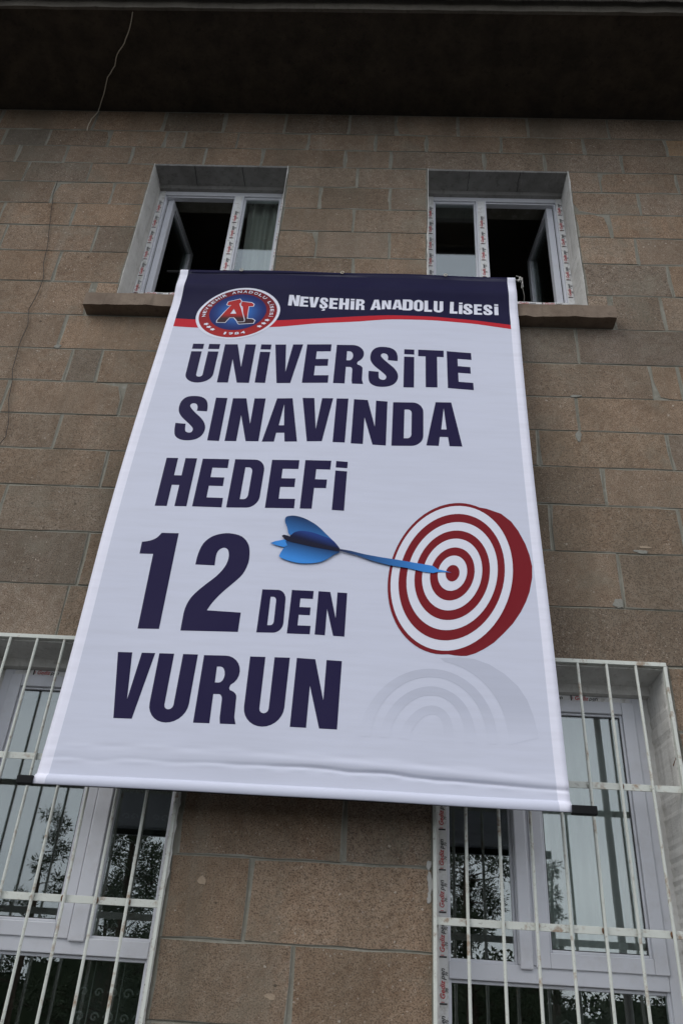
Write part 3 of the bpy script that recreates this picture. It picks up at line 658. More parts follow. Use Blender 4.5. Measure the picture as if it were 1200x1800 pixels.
# ------------------------------------------------------------------ print on the banner, measured in metres on its face (x, height)
D = {
    'main': [["Ü", [[-1.261, 5.4], [-1.08, 5.397], [-1.089, 5.055], [-1.267, 5.049]]], ["N", [[-1.048, 5.395], [-0.844, 5.398], [-0.85, 5.059], [-1.054, 5.056]]], ["İ", [[-0.809, 5.4], [-0.742, 5.401], [-0.748, 5.063], [-0.814, 5.063]]], ["V", [[-0.717, 5.402], [-0.535, 5.412], [-0.544, 5.071], [-0.72, 5.063]]], ["E", [[-0.509, 5.413], [-0.35, 5.419], [-0.352, 5.077], [-0.516, 5.073]]], ["R", [[-0.315, 5.415], [-0.134, 5.416], [-0.129, 5.071], [-0.319, 5.075]]], ["S", [[-0.1, 5.405], [0.083, 5.406], [0.09, 5.054], [-0.098, 5.048]]], ["İ", [[0.124, 5.392], [0.189, 5.393], [0.189, 5.057], [0.123, 5.054]]], ["T", [[0.214, 5.395], [0.379, 5.399], [0.378, 5.069], [0.215, 5.063]]], ["E", [[0.399, 5.396], [0.556, 5.389], [0.562, 5.058], [0.401, 5.067]]], ["S", [[-1.272, 4.936], [-1.084, 4.941], [-1.067, 4.581], [-1.253, 4.575]]], ["I", [[-1.041, 4.928], [-0.969, 4.927], [-0.973, 4.581], [-1.045, 4.582]]], ["N", [[-0.934, 4.927], [-0.73, 4.934], [-0.736, 4.59], [-0.94, 4.582]]], ["A", [[-0.718, 4.935], [-0.499, 4.945], [-0.505, 4.598], [-0.716, 4.588]]], ["V", [[-0.5, 4.947], [-0.31, 4.948], [-0.31, 4.607], [-0.492, 4.599]]], ["I", [[-0.288, 4.947], [-0.215, 4.947], [-0.219, 4.599], [-0.292, 4.6]]], ["N", [[-0.18, 4.943], [0.027, 4.931], [0.026, 4.586], [-0.183, 4.594]]], ["D", [[0.062, 4.927], [0.248, 4.934], [0.248, 4.593], [0.059, 4.586]]], ["A", [[0.264, 4.941], [0.483, 4.948], [0.479, 4.599], [0.266, 4.598]]], ["H", [[-1.265, 4.439], [-1.083, 4.442], [-1.088, 4.091], [-1.269, 4.087]]], ["E", [[-1.049, 4.441], [-0.893, 4.444], [-0.888, 4.093], [-1.056, 4.092]]], ["D", [[-0.857, 4.446], [-0.676, 4.45], [-0.682, 4.101], [-0.862, 4.094]]], ["E", [[-0.639, 4.452], [-0.478, 4.456], [-0.478, 4.107], [-0.643, 4.102]]], ["F", [[-0.443, 4.458], [-0.29, 4.459], [-0.3, 4.111], [-0.446, 4.107]]], ["İ", [[-0.261, 4.458], [-0.193, 4.454], [-0.196, 4.104], [-0.265, 4.106]]], ["1", [[-1.295, 3.904], [-1.1, 3.907], [-1.103, 3.321], [-1.283, 3.317]]], ["2", [[-0.994, 3.914], [-0.69, 3.922], [-0.695, 3.322], [-0.991, 3.316]]], ["D", [[-0.598, 3.577], [-0.471, 3.579], [-0.467, 3.33], [-0.601, 3.325]]], ["E", [[-0.442, 3.582], [-0.327, 3.582], [-0.328, 3.33], [-0.445, 3.328]]], ["N", [[-0.301, 3.582], [-0.15, 3.579], [-0.151, 3.326], [-0.303, 3.33]]], ["V", [[-1.289, 3.185], [-1.097, 3.186], [-1.1, 2.84], [-1.283, 2.84]]], ["U", [[-1.076, 3.186], [-0.879, 3.187], [-0.883, 2.83], [-1.075, 2.825]]], ["R", [[-0.848, 3.185], [-0.659, 3.19], [-0.643, 2.836], [-0.847, 2.833]]], ["U", [[-0.616, 3.19], [-0.417, 3.195], [-0.42, 2.835], [-0.613, 2.828]]], ["N", [[-0.382, 3.196], [-0.156, 3.191], [-0.159, 2.837], [-0.384, 2.838]]]],
    'head': [["N", [[-0.67, 5.888], [-0.596, 5.886], [-0.598, 5.784], [-0.671, 5.787]]], ["E", [[-0.591, 5.877], [-0.535, 5.875], [-0.534, 5.781], [-0.592, 5.782]]], ["V", [[-0.53, 5.875], [-0.464, 5.876], [-0.466, 5.778], [-0.531, 5.777]]], ["Ş", [[-0.458, 5.874], [-0.401, 5.874], [-0.4, 5.769], [-0.456, 5.768]]], ["E", [[-0.391, 5.873], [-0.334, 5.871], [-0.334, 5.767], [-0.39, 5.769]]], ["H", [[-0.324, 5.873], [-0.257, 5.87], [-0.257, 5.764], [-0.323, 5.766]]], ["İ", [[-0.247, 5.87], [-0.22, 5.869], [-0.22, 5.764], [-0.245, 5.765]]], ["R", [[-0.209, 5.868], [-0.151, 5.866], [-0.149, 5.763], [-0.21, 5.764]]], ["A", [[-0.105, 5.864], [-0.036, 5.867], [-0.039, 5.771], [-0.11, 5.765]]], ["N", [[-0.033, 5.859], [0.03, 5.862], [0.029, 5.778], [-0.034, 5.775]]], ["A", [[0.038, 5.868], [0.108, 5.87], [0.107, 5.777], [0.037, 5.778]]], ["D", [[0.108, 5.874], [0.178, 5.875], [0.177, 5.772], [0.107, 5.771]]], ["O", [[0.184, 5.875], [0.247, 5.876], [0.247, 5.769], [0.183, 5.768]]], ["L", [[0.255, 5.872], [0.304, 5.874], [0.306, 5.768], [0.254, 5.767]]], ["U", [[0.319, 5.873], [0.383, 5.873], [0.382, 5.767], [0.317, 5.766]]], ["L", [[0.43, 5.873], [0.48, 5.873], [0.477, 5.763], [0.425, 5.763]]], ["İ", [[0.49, 5.87], [0.514, 5.871], [0.51, 5.762], [0.486, 5.763]]], ["S", [[0.519, 5.861], [0.581, 5.862], [0.579, 5.761], [0.515, 5.761]]], ["E", [[0.591, 5.86], [0.644, 5.86], [0.643, 5.762], [0.589, 5.762]]], ["S", [[0.653, 5.859], [0.713, 5.859], [0.714, 5.761], [0.652, 5.76]]], ["İ", [[0.728, 5.865], [0.754, 5.865], [0.753, 5.762], [0.726, 5.763]]]],
    'corners': [[-1.469, 6.143], [0.881, 6.123], [0.911, 2.507], [-1.539, 2.509]],
    'hem': [[-1.409, 6.145], [0.827, 6.133], [0.857, 2.504], [-1.486, 2.512]],
    'rings': [[[0.061, 3.632], [0.454, 4.19], [0.735, 3.769], [0.335, 3.254]], [[0.076, 3.632], [0.449, 4.169], [0.727, 3.786], [0.339, 3.274]], [[0.118, 3.634], [0.448, 4.114], [0.684, 3.766], [0.347, 3.331]], [[0.16, 3.645], [0.443, 4.058], [0.646, 3.76], [0.353, 3.388]], [[0.202, 3.651], [0.435, 4.001], [0.604, 3.754], [0.363, 3.446]], [[0.242, 3.666], [0.432, 3.947], [0.563, 3.752], [0.371, 3.501]], [[0.284, 3.686], [0.427, 3.889], [0.522, 3.75], [0.381, 3.56]], [[0.325, 3.696], [0.422, 3.836], [0.482, 3.745], [0.392, 3.617]], [[0.367, 3.716], [0.412, 3.776], [0.441, 3.737], [0.4, 3.674]]],
    'rim': [[0.541, 4.169], [0.604, 4.157], [0.682, 4.127], [0.735, 4.077], [0.77, 4.017], [0.803, 3.934], [0.821, 3.862], [0.83, 3.791], [0.825, 3.72], [0.805, 3.633], [0.782, 3.573], [0.752, 3.513], [0.708, 3.445], [0.658, 3.387], [0.605, 3.332], [0.553, 3.294], [0.51, 3.269], [0.467, 3.253], [0.438, 3.251], [0.41, 3.252], [0.36, 3.258]],
    'dart': {"upper": [[-0.489, 3.926], [-0.503, 3.97], [-0.519, 4.009], [-0.519, 4.033], [-0.51, 4.045], [-0.472, 4.052], [-0.414, 4.037], [-0.343, 3.995], [-0.282, 3.935], [-0.232, 3.882], [-0.206, 3.844], [-0.258, 3.858], [-0.355, 3.898], [-0.451, 3.916]], "mid": [[-0.483, 3.907], [-0.471, 3.929], [-0.453, 3.944], [-0.416, 3.952], [-0.358, 3.943], [-0.3, 3.923], [-0.252, 3.903], [-0.222, 3.871], [-0.206, 3.843], [-0.258, 3.853], [-0.353, 3.871], [-0.449, 3.894]], "lower": [[-0.495, 3.886], [-0.352, 3.86], [-0.208, 3.832], [-0.236, 3.805], [-0.289, 3.764], [-0.343, 3.748], [-0.417, 3.744], [-0.483, 3.758], [-0.522, 3.775], [-0.528, 3.791], [-0.509, 3.836], [-0.492, 3.853]], "body": [[-0.528, 3.913], [-0.517, 3.921], [-0.493, 3.916], [-0.476, 3.906], [-0.353, 3.878], [-0.206, 3.848], [-0.204, 3.83], [-0.219, 3.83], [-0.351, 3.85], [-0.475, 3.876], [-0.505, 3.886]], "tail": [[-0.587, 3.863], [-0.56, 3.877], [-0.51, 3.891], [-0.493, 3.885], [-0.492, 3.853], [-0.51, 3.841], [-0.548, 3.85]], "shaft": [[-0.208, 3.845], [-0.145, 3.836], [-0.07, 3.818], [0.023, 3.803], [0.116, 3.791], [0.208, 3.777], [0.299, 3.764], [0.326, 3.744], [0.367, 3.735], [0.399, 3.726], [0.367, 3.729], [0.326, 3.727], [0.299, 3.719], [0.253, 3.723], [0.162, 3.743], [0.07, 3.755], [-0.022, 3.777], [-0.116, 3.81], [-0.205, 3.832]]},
    'ghost_ctr': [0.258, 2.829],
    'ghost': [[[-0.118, 2.801], [0.296, 3.22], [0.65, 2.84]], [[-0.055, 2.804], [0.296, 3.174], [0.597, 2.838]], [[-0.001, 2.807], [0.296, 3.13], [0.548, 2.835]], [[0.039, 2.809], [0.295, 3.081], [0.494, 2.832]], [[0.088, 2.811], [0.295, 3.035], [0.441, 2.83]], [[0.133, 2.814], [0.295, 2.983], [0.387, 2.827]], [[0.182, 2.816], [0.294, 2.938], [0.338, 2.824]]],
    'ghost_rim': [[0.334, 3.234], [0.429, 3.243], [0.504, 3.238], [0.578, 3.213], [0.65, 3.166], [0.712, 3.105], [0.753, 3.034], [0.778, 2.949], [0.79, 2.875], [0.79, 2.848]],
    'emb': [[[-1.285, 5.673], [-0.98, 5.942], [-0.718, 5.704], [-1.037, 5.444]], [[-1.265, 5.673], [-0.984, 5.926], [-0.738, 5.703], [-1.033, 5.459]], [[-1.197, 5.68], [-0.996, 5.883], [-0.81, 5.708], [-1.02, 5.528]]],
    'A': [[-1.088, 5.783], [-1.082, 5.81], [-1.005, 5.835], [-0.994, 5.819], [-0.996, 5.797], [-1.006, 5.791], [-0.989, 5.748], [-0.951, 5.627], [-0.949, 5.608], [-0.993, 5.606], [-1.01, 5.633], [-1.021, 5.648], [-1.053, 5.647], [-1.077, 5.6], [-1.132, 5.601], [-1.133, 5.616], [-1.099, 5.689], [-1.058, 5.777], [-1.076, 5.775]],
    'Ah': [[-1.05, 5.686], [-1.035, 5.732], [-1.014, 5.688]],
    'L': [[-0.99, 5.814], [-0.921, 5.802], [-0.904, 5.786], [-0.907, 5.766], [-0.937, 5.766], [-0.933, 5.638], [-0.895, 5.634], [-0.879, 5.62], [-0.885, 5.595], [-0.982, 5.586], [-0.994, 5.601], [-0.947, 5.609], [-0.96, 5.669], [-0.967, 5.702], [-0.978, 5.761], [-0.991, 5.774]],
    'red_top': [[-1.441, 5.643], [-1.285, 5.632], [-0.986, 5.62], [-0.718, 5.63], [-0.46, 5.663], [-0.197, 5.694], [0.009, 5.713], [0.322, 5.72], [0.583, 5.704], [0.838, 5.663]],
    'red_bot': [[-1.44, 5.566], [-1.261, 5.552], [-0.976, 5.547], [-0.712, 5.568], [-0.457, 5.617], [-0.195, 5.641], [0.01, 5.672], [0.321, 5.684], [0.582, 5.67], [0.839, 5.623]],
    'navy_top': [[-1.409, 6.145], [0.827, 6.133]],
    'rods': [[-1.612, 2.521], [1.02, 2.52], [-1.554, 6.14], [0.924, 6.119]],
    'crease': [[-1.549, 2.653], [-1.407, 2.652], [-1.197, 2.621], [-1.017, 2.613], [-0.795, 2.617], [-0.572, 2.609], [-0.309, 2.623], [-0.229, 2.633], [-0.02, 2.613], [0.199, 2.606], [0.466, 2.62], [0.849, 2.605]],
}

# ------------------------------------------------------------------ banner
ZT, ZB = 6.135, 2.508
def crease_z(x): return 2.625+.018*math.sin(1.7*x+2.2)-.012*x
def by(x, z):
    """depth of the banner face: leaning out towards its foot, soft folds, a crease above the lower rod"""
    y = -.12-.13*(6.08-z)/(6.08-2.52)
    t = ZT-z; u = (x+.31)/1.2
    y += .008*math.sin(2.3*x+.9*z+.4)*math.sin(1.3*z+.7)+.0035*math.sin(6.5*x-1.1*z+1)*math.sin(.8*z)+.0022*math.sin(4.6*z+1.3*math.sin(2*x))
    y -= .010*math.exp(-((t-.17)/.06)**2)*(1+.3*math.sin(3*x))            # fold under the top pocket
    y += .006*math.exp(-((t-.34)/.07)**2)
    c = z-crease_z(x); k = .55+.45*math.sin(2.1*x+1.0)
    y += .0070*k*math.exp(-((c-.004*math.sin(11*x+2*math.sin(5*x)))/.009)**2)-.006*math.exp(-((c-.032)/.022)**2)*k+.0014*math.sin(31*x+5*math.sin(3*x))*math.exp(-((c+.012)/.010)**2)-.0012*math.sin(17*x)*math.exp(-((c-.06)/.012)**2)
    if z < 2.56: y += -.022*math.sqrt(max(0, 1-((z-2.528)/.03)**2))*(1 if abs(z-2.528) < .03 else 0)
    if t < .035: y += -.010*math.sqrt(max(0, 1-((t-.017)/.018)**2)) if abs(t-.017) < .018 else 0
    return y
def edge_x(z, side):
    k = (z-ZB)/(ZT-ZB)
    if side < 0: return -1.539+.070*k-.012*math.sin(math.pi*k)+.006*math.sin(9*k)
    return .911-.030*k-.008*math.sin(math.pi*k)+.004*math.sin(8*k)
def hem_w(side): return .056
WHITE, GREY = (.80, .80, .90), (.60, .62, .725)
NAVY, RED, INK = (.012, .011, .042), (.50, .022, .034), (.017, .013, .052)

ban = empty('banner', (-.31, -.24, ZB))
tag(ban, 'large white printed vinyl banner with navy header hung over the stone wall', 'banner')
def under(o, p):
    o.parent = p
    return o
BO = Vector((-.31, -.24, ZB))
def ban_obj(name, me, mat, parent):
    o = obj(name, me, mat, parent)
    o.matrix_parent_inverse = Matrix.Translation(-BO) if parent is ban else Matrix.Identity(4)
    return o
def colored(name, vs, fs, cols, mat, parent):
    me = bpy.data.meshes.new(name); me.from_pydata(vs, [], fs); me.update()
    ca = me.color_attributes.new('Col', 'FLOAT_COLOR', 'POINT')
    for i, c in enumerate(cols): ca.data[i].color = (*c, 1)
    for p in me.polygons: p.use_smooth = True
    return ban_obj(name, me, mat, parent)
# the sheet: grey print area with white hems
NZ, NX = 190, 84
zl = [ZB+.24*k/60 for k in range(60)]; NZ = 225; zl += [ZB+.24+(ZT-ZB-.24)*k/(NZ-60) for k in range(NZ-59)]
vs, fs, cols = [], [], []
for z in zl:
    l, r_ = edge_x(z, -1), edge_x(z, 1); row = [l+.0, l+.028, l+.0555, l+.0565]+[l+.0565+(r_-l-.113)*k/NX for k in range(1, NX)]+[r_-.0565, r_-.0555, r_-.028, r_]
    for i, x in enumerate(row):
        vs.append((x, by(x, z), z)); cols.append(WHITE if (i < 3 or i > len(row)-4) else NAVY if z > ZT-.05 else GREY)
M_ = len(row)
for k in range(NZ):
    for i in range(M_-1): fs.append((k*M_+i, k*M_+i+1, (k+1)*M_+i+1, (k+1)*M_+i))
sheet = colored('sheet', vs, fs, cols, 'banner_vinyl', ban)
sm = sheet.modifiers.new('thick', 'SOLIDIFY'); sm.thickness = .0012; sm.offset = -1
if sheet.data.polygons[0].normal.y > 0: sm.offset = 1

def arc(cx, cy, rx, ry, a0, a1, n_=8):
    return [(cx+rx*math.cos(math.radians(a0+(a1-a0)*k/n_)), cy+ry*math.sin(math.radians(a0+(a1-a0)*k/n_))) for k in range(n_+1)]
def spline(P, n_=4):
    out_ = []; N = len(P)
    for i in range(N):
        p0, p1, p2, p3 = P[i-1], P[i], P[(i+1) % N], P[(i+2) % N]
        for k in range(n_):
            t = k/n_
            out_.append(tuple(.5*((2*p1[j])+(-p0[j]+p2[j])*t+(2*p0[j]-5*p1[j]+4*p2[j]-p3[j])*t*t+(-p0[j]+3*p1[j]-3*p2[j]+p3[j])*t**3) for j in (0, 1)))
    return out_
def smooth_open(P, corners, n_=4):
    """closed outline through P, kept sharp at the listed point indices"""
    N = len(P); out_ = []
    for i in range(N):
        p1, p2 = P[i], P[(i+1) % N]
        p0 = P[i-1] if i not in corners else p1
        p3 = P[(i+2) % N] if (i+1) % N not in corners else p2
        if i in corners and (i+1) % N in corners: out_.append(p1); continue
        for k in range(n_):
            t = k/n_
            out_.append(tuple(.5*((2*p1[j])+(-p0[j]+p2[j])*t+(2*p0[j]-5*p1[j]+4*p2[j]-p3[j])*t*t+(-p0[j]+3*p1[j]-3*p2[j]+p3[j])*t**3) for j in (0, 1)))
    return out_
rect = lambda a, b, c, d: [(a, c), (b, c), (b, d), (a, d)]
s_ = .385
U_ = [(0, 1), (s_, 1), (s_, .25)]+arc(.5, .25, .5-s_, .065, 180, 360, 6)+[(1-s_, 1), (1, 1), (1, .27)]+arc(.5, .27, .5, .27, 0, -180, 14)
S_ = smooth_open([(.985, .645), (.985, .77), (.92, .895), (.75, .975), (.485, 1.0), (.24, .975), (.09, .885), (.035, .755), (.06, .63), (.19, .51), (.44, .37), (.58, .28), (.6, .228), (.56, .18), (.46, .172), (.365, .205), (.34, .28), (.34, .365), (0, .385), (0, .245), (.05, .105), (.22, .025), (.46, 0), (.73, .025), (.92, .11), (1, .245), (.96, .37), (.825, .49), (.58, .63), (.44, .725), (.4, .78), (.44, .82), (.535, .83), (.62, .8), (.655, .735), (.645, .66)], {0, 17, 18, 35}, 3)
T2 = smooth_open([(.055, .66), (.405, .655), (.40, .756), (.43, .814), (.505, .843), (.575, .834), (.617, .795), (.63, .727), (.587, .64), (.464, .543), (.26, .437), (.09, .33), (.01, .215), (0, .08), (0, 0), (1, 0), (1, .186), (.40, .2), (.48, .282), (.617, .38), (.80, .485), (.93, .572), (1.0, .69), (.99, .814), (.935, .9), (.81, .97), (.63, 1.0), (.46, 1.0), (.27, .965), (.135, .89), (.07, .775)], {0, 1, 14, 15, 16, 17}, 3)
GL = {
 'U': [U_], 'I': [rect(0, 1, 0, 1)], 'İ': [rect(0, 1, 0, .80), rect(0, 1, .865, 1)],
 'Ü': [[(x, y*.80) for x, y in U_], rect(0, s_+.02, .865, 1), rect(.98-s_, 1, .865, 1)],
 'N': [[(0, 0), (0, 1), (.41, 1), (.66, .40), (.66, 1), (1, 1), (1, 0), (.62, 0), (.345, .60), (.345, 0)]],
 'V': [[(0, 1), (.385, 1), (.51, .28), (.64, 1), (1, 1), (.745, 0), (.25, 0)]],
 'E': [[(0, 0), (0, 1), (1, 1), (1, .81), (.43, .81), (.43, .61), (.93, .61), (.93, .43), (.43, .43), (.43, .19), (1, .19), (1, 0)]],
 'F': [[(0, 0), (0, 1), (1, 1), (1, .81), (.46, .81), (.46, .60), (.92, .60), (.92, .42), (.46, .42), (.46, 0)]],
 'R': [[(0, 0), (0, 1), (.55, 1)]+arc(.58, .765, .41, .235, 90, -60, 10)+[(.76, .515)]+arc(.69, .385, .27, .105, 70, 0, 5)+[(.955, .10), (1, 0), (.63, 0), (.61, .08), (.61, .34)]+arc(.53, .34, .08, .08, 0, 90, 4)+[(.385, .42), (.385, 0)], [(.385, .59), (.385, .83), (.48, .83)]+arc(.48, .71, .13, .12, 90, -90, 8)],
 'S': [S_], 'Ş': [S_, [(.42, -.02), (.60, -.02), (.58, -.06), (.72, -.10), (.70, -.19), (.55, -.23), (.28, -.21), (.28, -.16), (.48, -.155), (.50, -.12), (.38, -.10)]],
 'T': [[(0, 1), (1, 1), (1, .82), (.74, .82), (.74, 0), (.29, 0), (.29, .82), (0, .82)]],
 'A': [[(0, 0), (.27, 1), (.71, 1), (1, 0), (.645, 0), (.605, .20), (.375, .20), (.345, 0)], [(.42, .37), (.495, .86), (.57, .37)]],
 'D': [[(0, 0), (0, 1), (.62, 1)]+arc(.65, .77, .35, .23, 90, 0, 8)+arc(.62, .23, .38, .23, 0, -90, 8), [(.38, .17), (.38, .83), (.50, .83)]+arc(.50, .74, .12, .09, 90, 0, 5)+arc(.50, .26, .12, .09, 0, -90, 5)],
 'H': [[(0, 0), (0, 1), (.38, 1), (.38, .63), (.62, .63), (.62, 1), (1, 1), (1, 0), (.62, 0), (.62, .43), (.38, .43), (.38, 0)]],
 'L': [[(0, 0), (0, 1), (.5, 1), (.5, .2), (1, .2), (1, 0)]],
 'O': [arc(.5, .72, .5, .28, 0, 180, 10)+arc(.5, .28, .5, .28, 180, 360, 10), arc(.5, .72, .13, .11, 0, 180, 6)+arc(.5, .28, .13, .11, 180, 360, 6)],
 '1': [smooth_open([(.51, 1), (.40, .945), (.22, .91), (0, .895), (0, .765), (.39, .765), (.38, 0), (1, 0), (1, 1)], {0, 3, 4, 5, 6, 7, 8}, 4)],
 '2': [T2], 'l': [[(.3, 0), (.3, .7), (.02, .6), (.02, .78), (.42, 1), (.72, 1), (.72, 0)]],
 '8': [arc(.5, .5, .5, .5, 0, 360, 20)[:-1], arc(.5, .74, .2, .13, 0, 360, 10)[:-1], arc(.5, .27, .22, .15, 0, 360, 10)[:-1]],
 '9': [arc(.5, .66, .5, .34, -20, 200, 14)+[(.2, .36), (.62, .38), (.62, .2), (.38, .2), (.36, .28), (.02, .28), (.05, .1), (.3, 0), (.7, 0), (.95, .15)], arc(.5, .68, .15, .15, 0, 360, 10)[:-1]],
 '4': [[(.5, 0), (.5, .2), (0, .2), (0, .4), (.5, 1), (.85, 1), (.85, .4), (1, .4), (1, .2), (.85, .2), (.85, 0)], [(.5, .4), (.5, .72), (.25, .4)]],
}
HOLES = {'R': 1, 'A': 1, 'D': 1, 'O': 1, '9': 1, '4': 1, '8': 2}
class Print:
    """flat shapes printed on the sheet: collected in (x, z), cut finely enough to lie on its folds"""
    def __init__(s): s.v = []; s.f = []; s.c = []
    def poly(s, loops, col):
        loops = [[p for i, p in enumerate(lp) if (Vector(p)-Vector(lp[i-1])).length > 1e-5] for lp in loops]
        flat = [p for lp in loops for p in lp]
        tris = tessellate_polygon([[Vector((x, z, 0)) for x, z in lp] for lp in loops])
        k = len(s.v); s.v += flat; s.f += [tuple(k+i for i in t) for t in tris]
        s.c += [col(p[0], p[1]) if callable(col) else col for p in flat]
    def glyph(s, ch, q, col):
        lps = GL[ch]; f = lambda u, v: tuple((q[3][j]*(1-u)+q[2][j]*u)*(1-v)+(q[0][j]*(1-u)+q[1][j]*u)*v for j in (0, 1))
        lps = [[f(*p) for p in lp] for lp in lps]
        nh = HOLES.get(ch, 0)
        if nh: s.poly(lps, col)
        else:
            for lp in lps: s.poly([lp], col)
    def ellipse(s, E, col, inner=None, n_=72):
        lp = ellipse_pts(E, n_); s.poly([lp]+([ellipse_pts(inner, n_)] if inner else []), col)
    def build(s, name, layer, grid=.06, colfn=None, mat='print'):
        bm = bmesh.new(); lay = bm.verts.layers.float_color.new('Col'); vv = [bm.verts.new((x, 0, z)) for x, z in s.v]
        for v, c in zip(vv, s.c): v[lay] = (*c, 1)
        for f in s.f:
            try: bm.faces.new([vv[i] for i in f])
            except ValueError: pass
        x0, x1 = min(p[0] for p in s.v), max(p[0] for p in s.v); z0, z1 = min(p[1] for p in s.v), max(p[1] for p in s.v)
        for ax, a, b in ((0, x0, x1), (2, z0, z1)):
            t = math.floor(a/grid)*grid+grid
            while t < b:
                co = [0, 0, 0]; co[ax] = t; no = [0, 0, 0]; no[ax] = 1
                bmesh.ops.bisect_plane(bm, geom=bm.verts[:]+bm.edges[:]+bm.faces[:], plane_co=co, plane_no=no); t += grid
        bm.normal_update()
        for f in bm.faces:
            if f.normal.y > 0: f.normal_flip()
        for v in bm.verts:
            x, z = v.co.x, v.co.z
            if colfn:
                c = colfn(x, z)
                if c: v[lay] = (*c, 1)
            v.co.y = by(x, z)-.0007*layer-.0006
        me = bpy.data.meshes.new(name); bm.to_mesh(me); bm.free()
        return ban_obj(name, me, mat, sheet)
def ellipse_pts(E, n_=72):
    (lx, _), (tx, tz), (rx, _), (bx_, bz) = E
    cx, cz, a, b = (lx+rx)/2, (tz+bz)/2, (rx-lx)/2, (tz-bz)/2
    ph = math.asin(max(-.9, min(.9, ((tx-cx)-(bx_-cx))/2/a)))
    return [(cx+a*math.cos(2*math.pi*k/n_), cz+b*math.sin(2*math.pi*k/n_+ph)) for k in range(n_)]

# header: navy field with the curved red stripe below
def interp(P, x):
    for (xa, za), (xb, zb) in zip(P[:-1], P[1:]):
        if x <= xb: return za+(zb-za)*(x-xa)/(xb-xa)
    return P[-1][1]
nx_ = 60; rt, rb = D['red_top'], D['red_bot']
def hx(z, k):
    l, r__ = edge_x(z, -1)+.0562, edge_x(z, 1)-.0562
    return l+(r__-l)*k
def curve_pts(P):
    P = spline([P[0]]+P+[P[-1]], 1) if False else P
    out_ = []
    for k in range(nx_+1):
        z = 5.5; x = hx(5.52, k/nx_); z = interp(P, x); out_.append((hx(z, k/nx_), z))
    return out_
def soften(P):
    for _ in range(3):
        P = [P[0]]+[(P[i][0], (P[i-1][1]+2*P[i][1]+P[i+1][1])/4) for i in range(1, len(P)-1)]+[P[-1]]
    return P
ct, cb = soften(curve_pts(rt)), soften(curve_pts(rb))
p = Print(); top = [(hx(ZT-.0005, k/nx_), ZT-.0005) for k in range(nx_+1)]
sideL = [(hx(ct[0][1]+(ZT-.0005-ct[0][1])*k/12, 0), ct[0][1]+(ZT-.0005-ct[0][1])*k/12) for k in range(1, 12)]
sideR = [(hx(ZT-.0005+(ct[-1][1]-ZT+.003)*k/12, 1), ZT-.0005+(ct[-1][1]-ZT+.003)*k/12) for k in range(1, 12)]
p.poly([ct[::-1]+sideL+top+sideR], NAVY); p.build('navy_header', 0, .02)
p = Print(); p.poly([ct+cb[::-1]], RED); p.build('red_stripe', 0, .03)
p = Print()
for ch, q in D['head']: p.glyph(ch, q, (.74, .75, .84))
p.build('header_lettering', 1, .04)
# the slogan, one printed mesh for each word
i = 0
for wd in ('ÜNİVERSİTE', 'SINAVINDA', 'HEDEFİ', '12', 'DEN', 'VURUN'):
    p = Print()
    for ch, q in D['main'][i:i+len(wd)]: p.glyph(ch, q, INK)
    i += len(wd); p.build('lettering', 0)
# round emblem
E0, E1, E2 = D['emb']
def ell_scale(E, k):
    c = [sum(q[j] for q in E)/4 for j in (0, 1)]; return [[c[j]+(q[j]-c[j])*k for j in (0, 1)] for q in E]
ecx, ecz = (E2[0][0]+E2[2][0])/2, (E2[1][1]+E2[3][1])/2
p = Print(); p.ellipse(E0, (.74, .75, .84)); p.build('emblem_border', 1, .04)
def ringcol(x, z):
    k = max(0, min(1, (ecz+.1-z)/.3)); return (.17+.20*k, .018+.006*k, .026)
p = Print(); p.ellipse(E1, ringcol); p.build('emblem_ring', 2, .03, ringcol)
def bluecol(x, z):
    q = math.hypot((x-ecx)/.195, (z-ecz)/.18); k = max(0, 1-q); k = k*k*(3-2*k)
    return (.018+.03*k, .028+.16*k, .13+.42*k)
p = Print(); p.ellipse(E2, bluecol); p.build('emblem_disc', 3, .012, bluecol)
def grow(P, d_):
    N = len(P); ar = sum(P[i][0]*P[(i+1) % N][1]-P[(i+1) % N][0]*P[i][1] for i in range(N)); sg = 1 if ar > 0 else -1; out_ = []
    for i in range(N):
        a = Vector(P[i])-Vector(P[i-1]); b = Vector(P[(i+1) % N])-Vector(P[i]); a.normalize(); b.normalize()
        n1 = Vector((a.y, -a.x)); n2 = Vector((b.y, -b.x)); m_ = (n1+n2); m_ = m_/max(.35, m_.length)
        out_.append(tuple(Vector(P[i])+m_*d_*sg))
    return out_
lz = min(q[1] for q in D['A'])
def alcol(x, z):
    k = max(0, min(1, (z-lz-.04)/.04)); return (.05+.36*k, .025+.005*k, .03)
p = Print(); p.poly([grow(D['L'], .006)], (.74, .75, .84)); p.poly([grow(D['A'], .006)], (.74, .75, .84)); p.build('monogram_outline', 4, .05)
p = Print(); p.poly([D['L']], alcol); p.build('monogram', 5, .02, alcol)
p = Print(); p.poly([grow(D['A'], .0055), D['Ah']], (.74, .75, .84)); p.build('monogram_outline', 6, .05)
p = Print(); p.poly([D['A'], grow(D['Ah'], .004)], alcol); p.build('monogram', 7, .02, alcol)
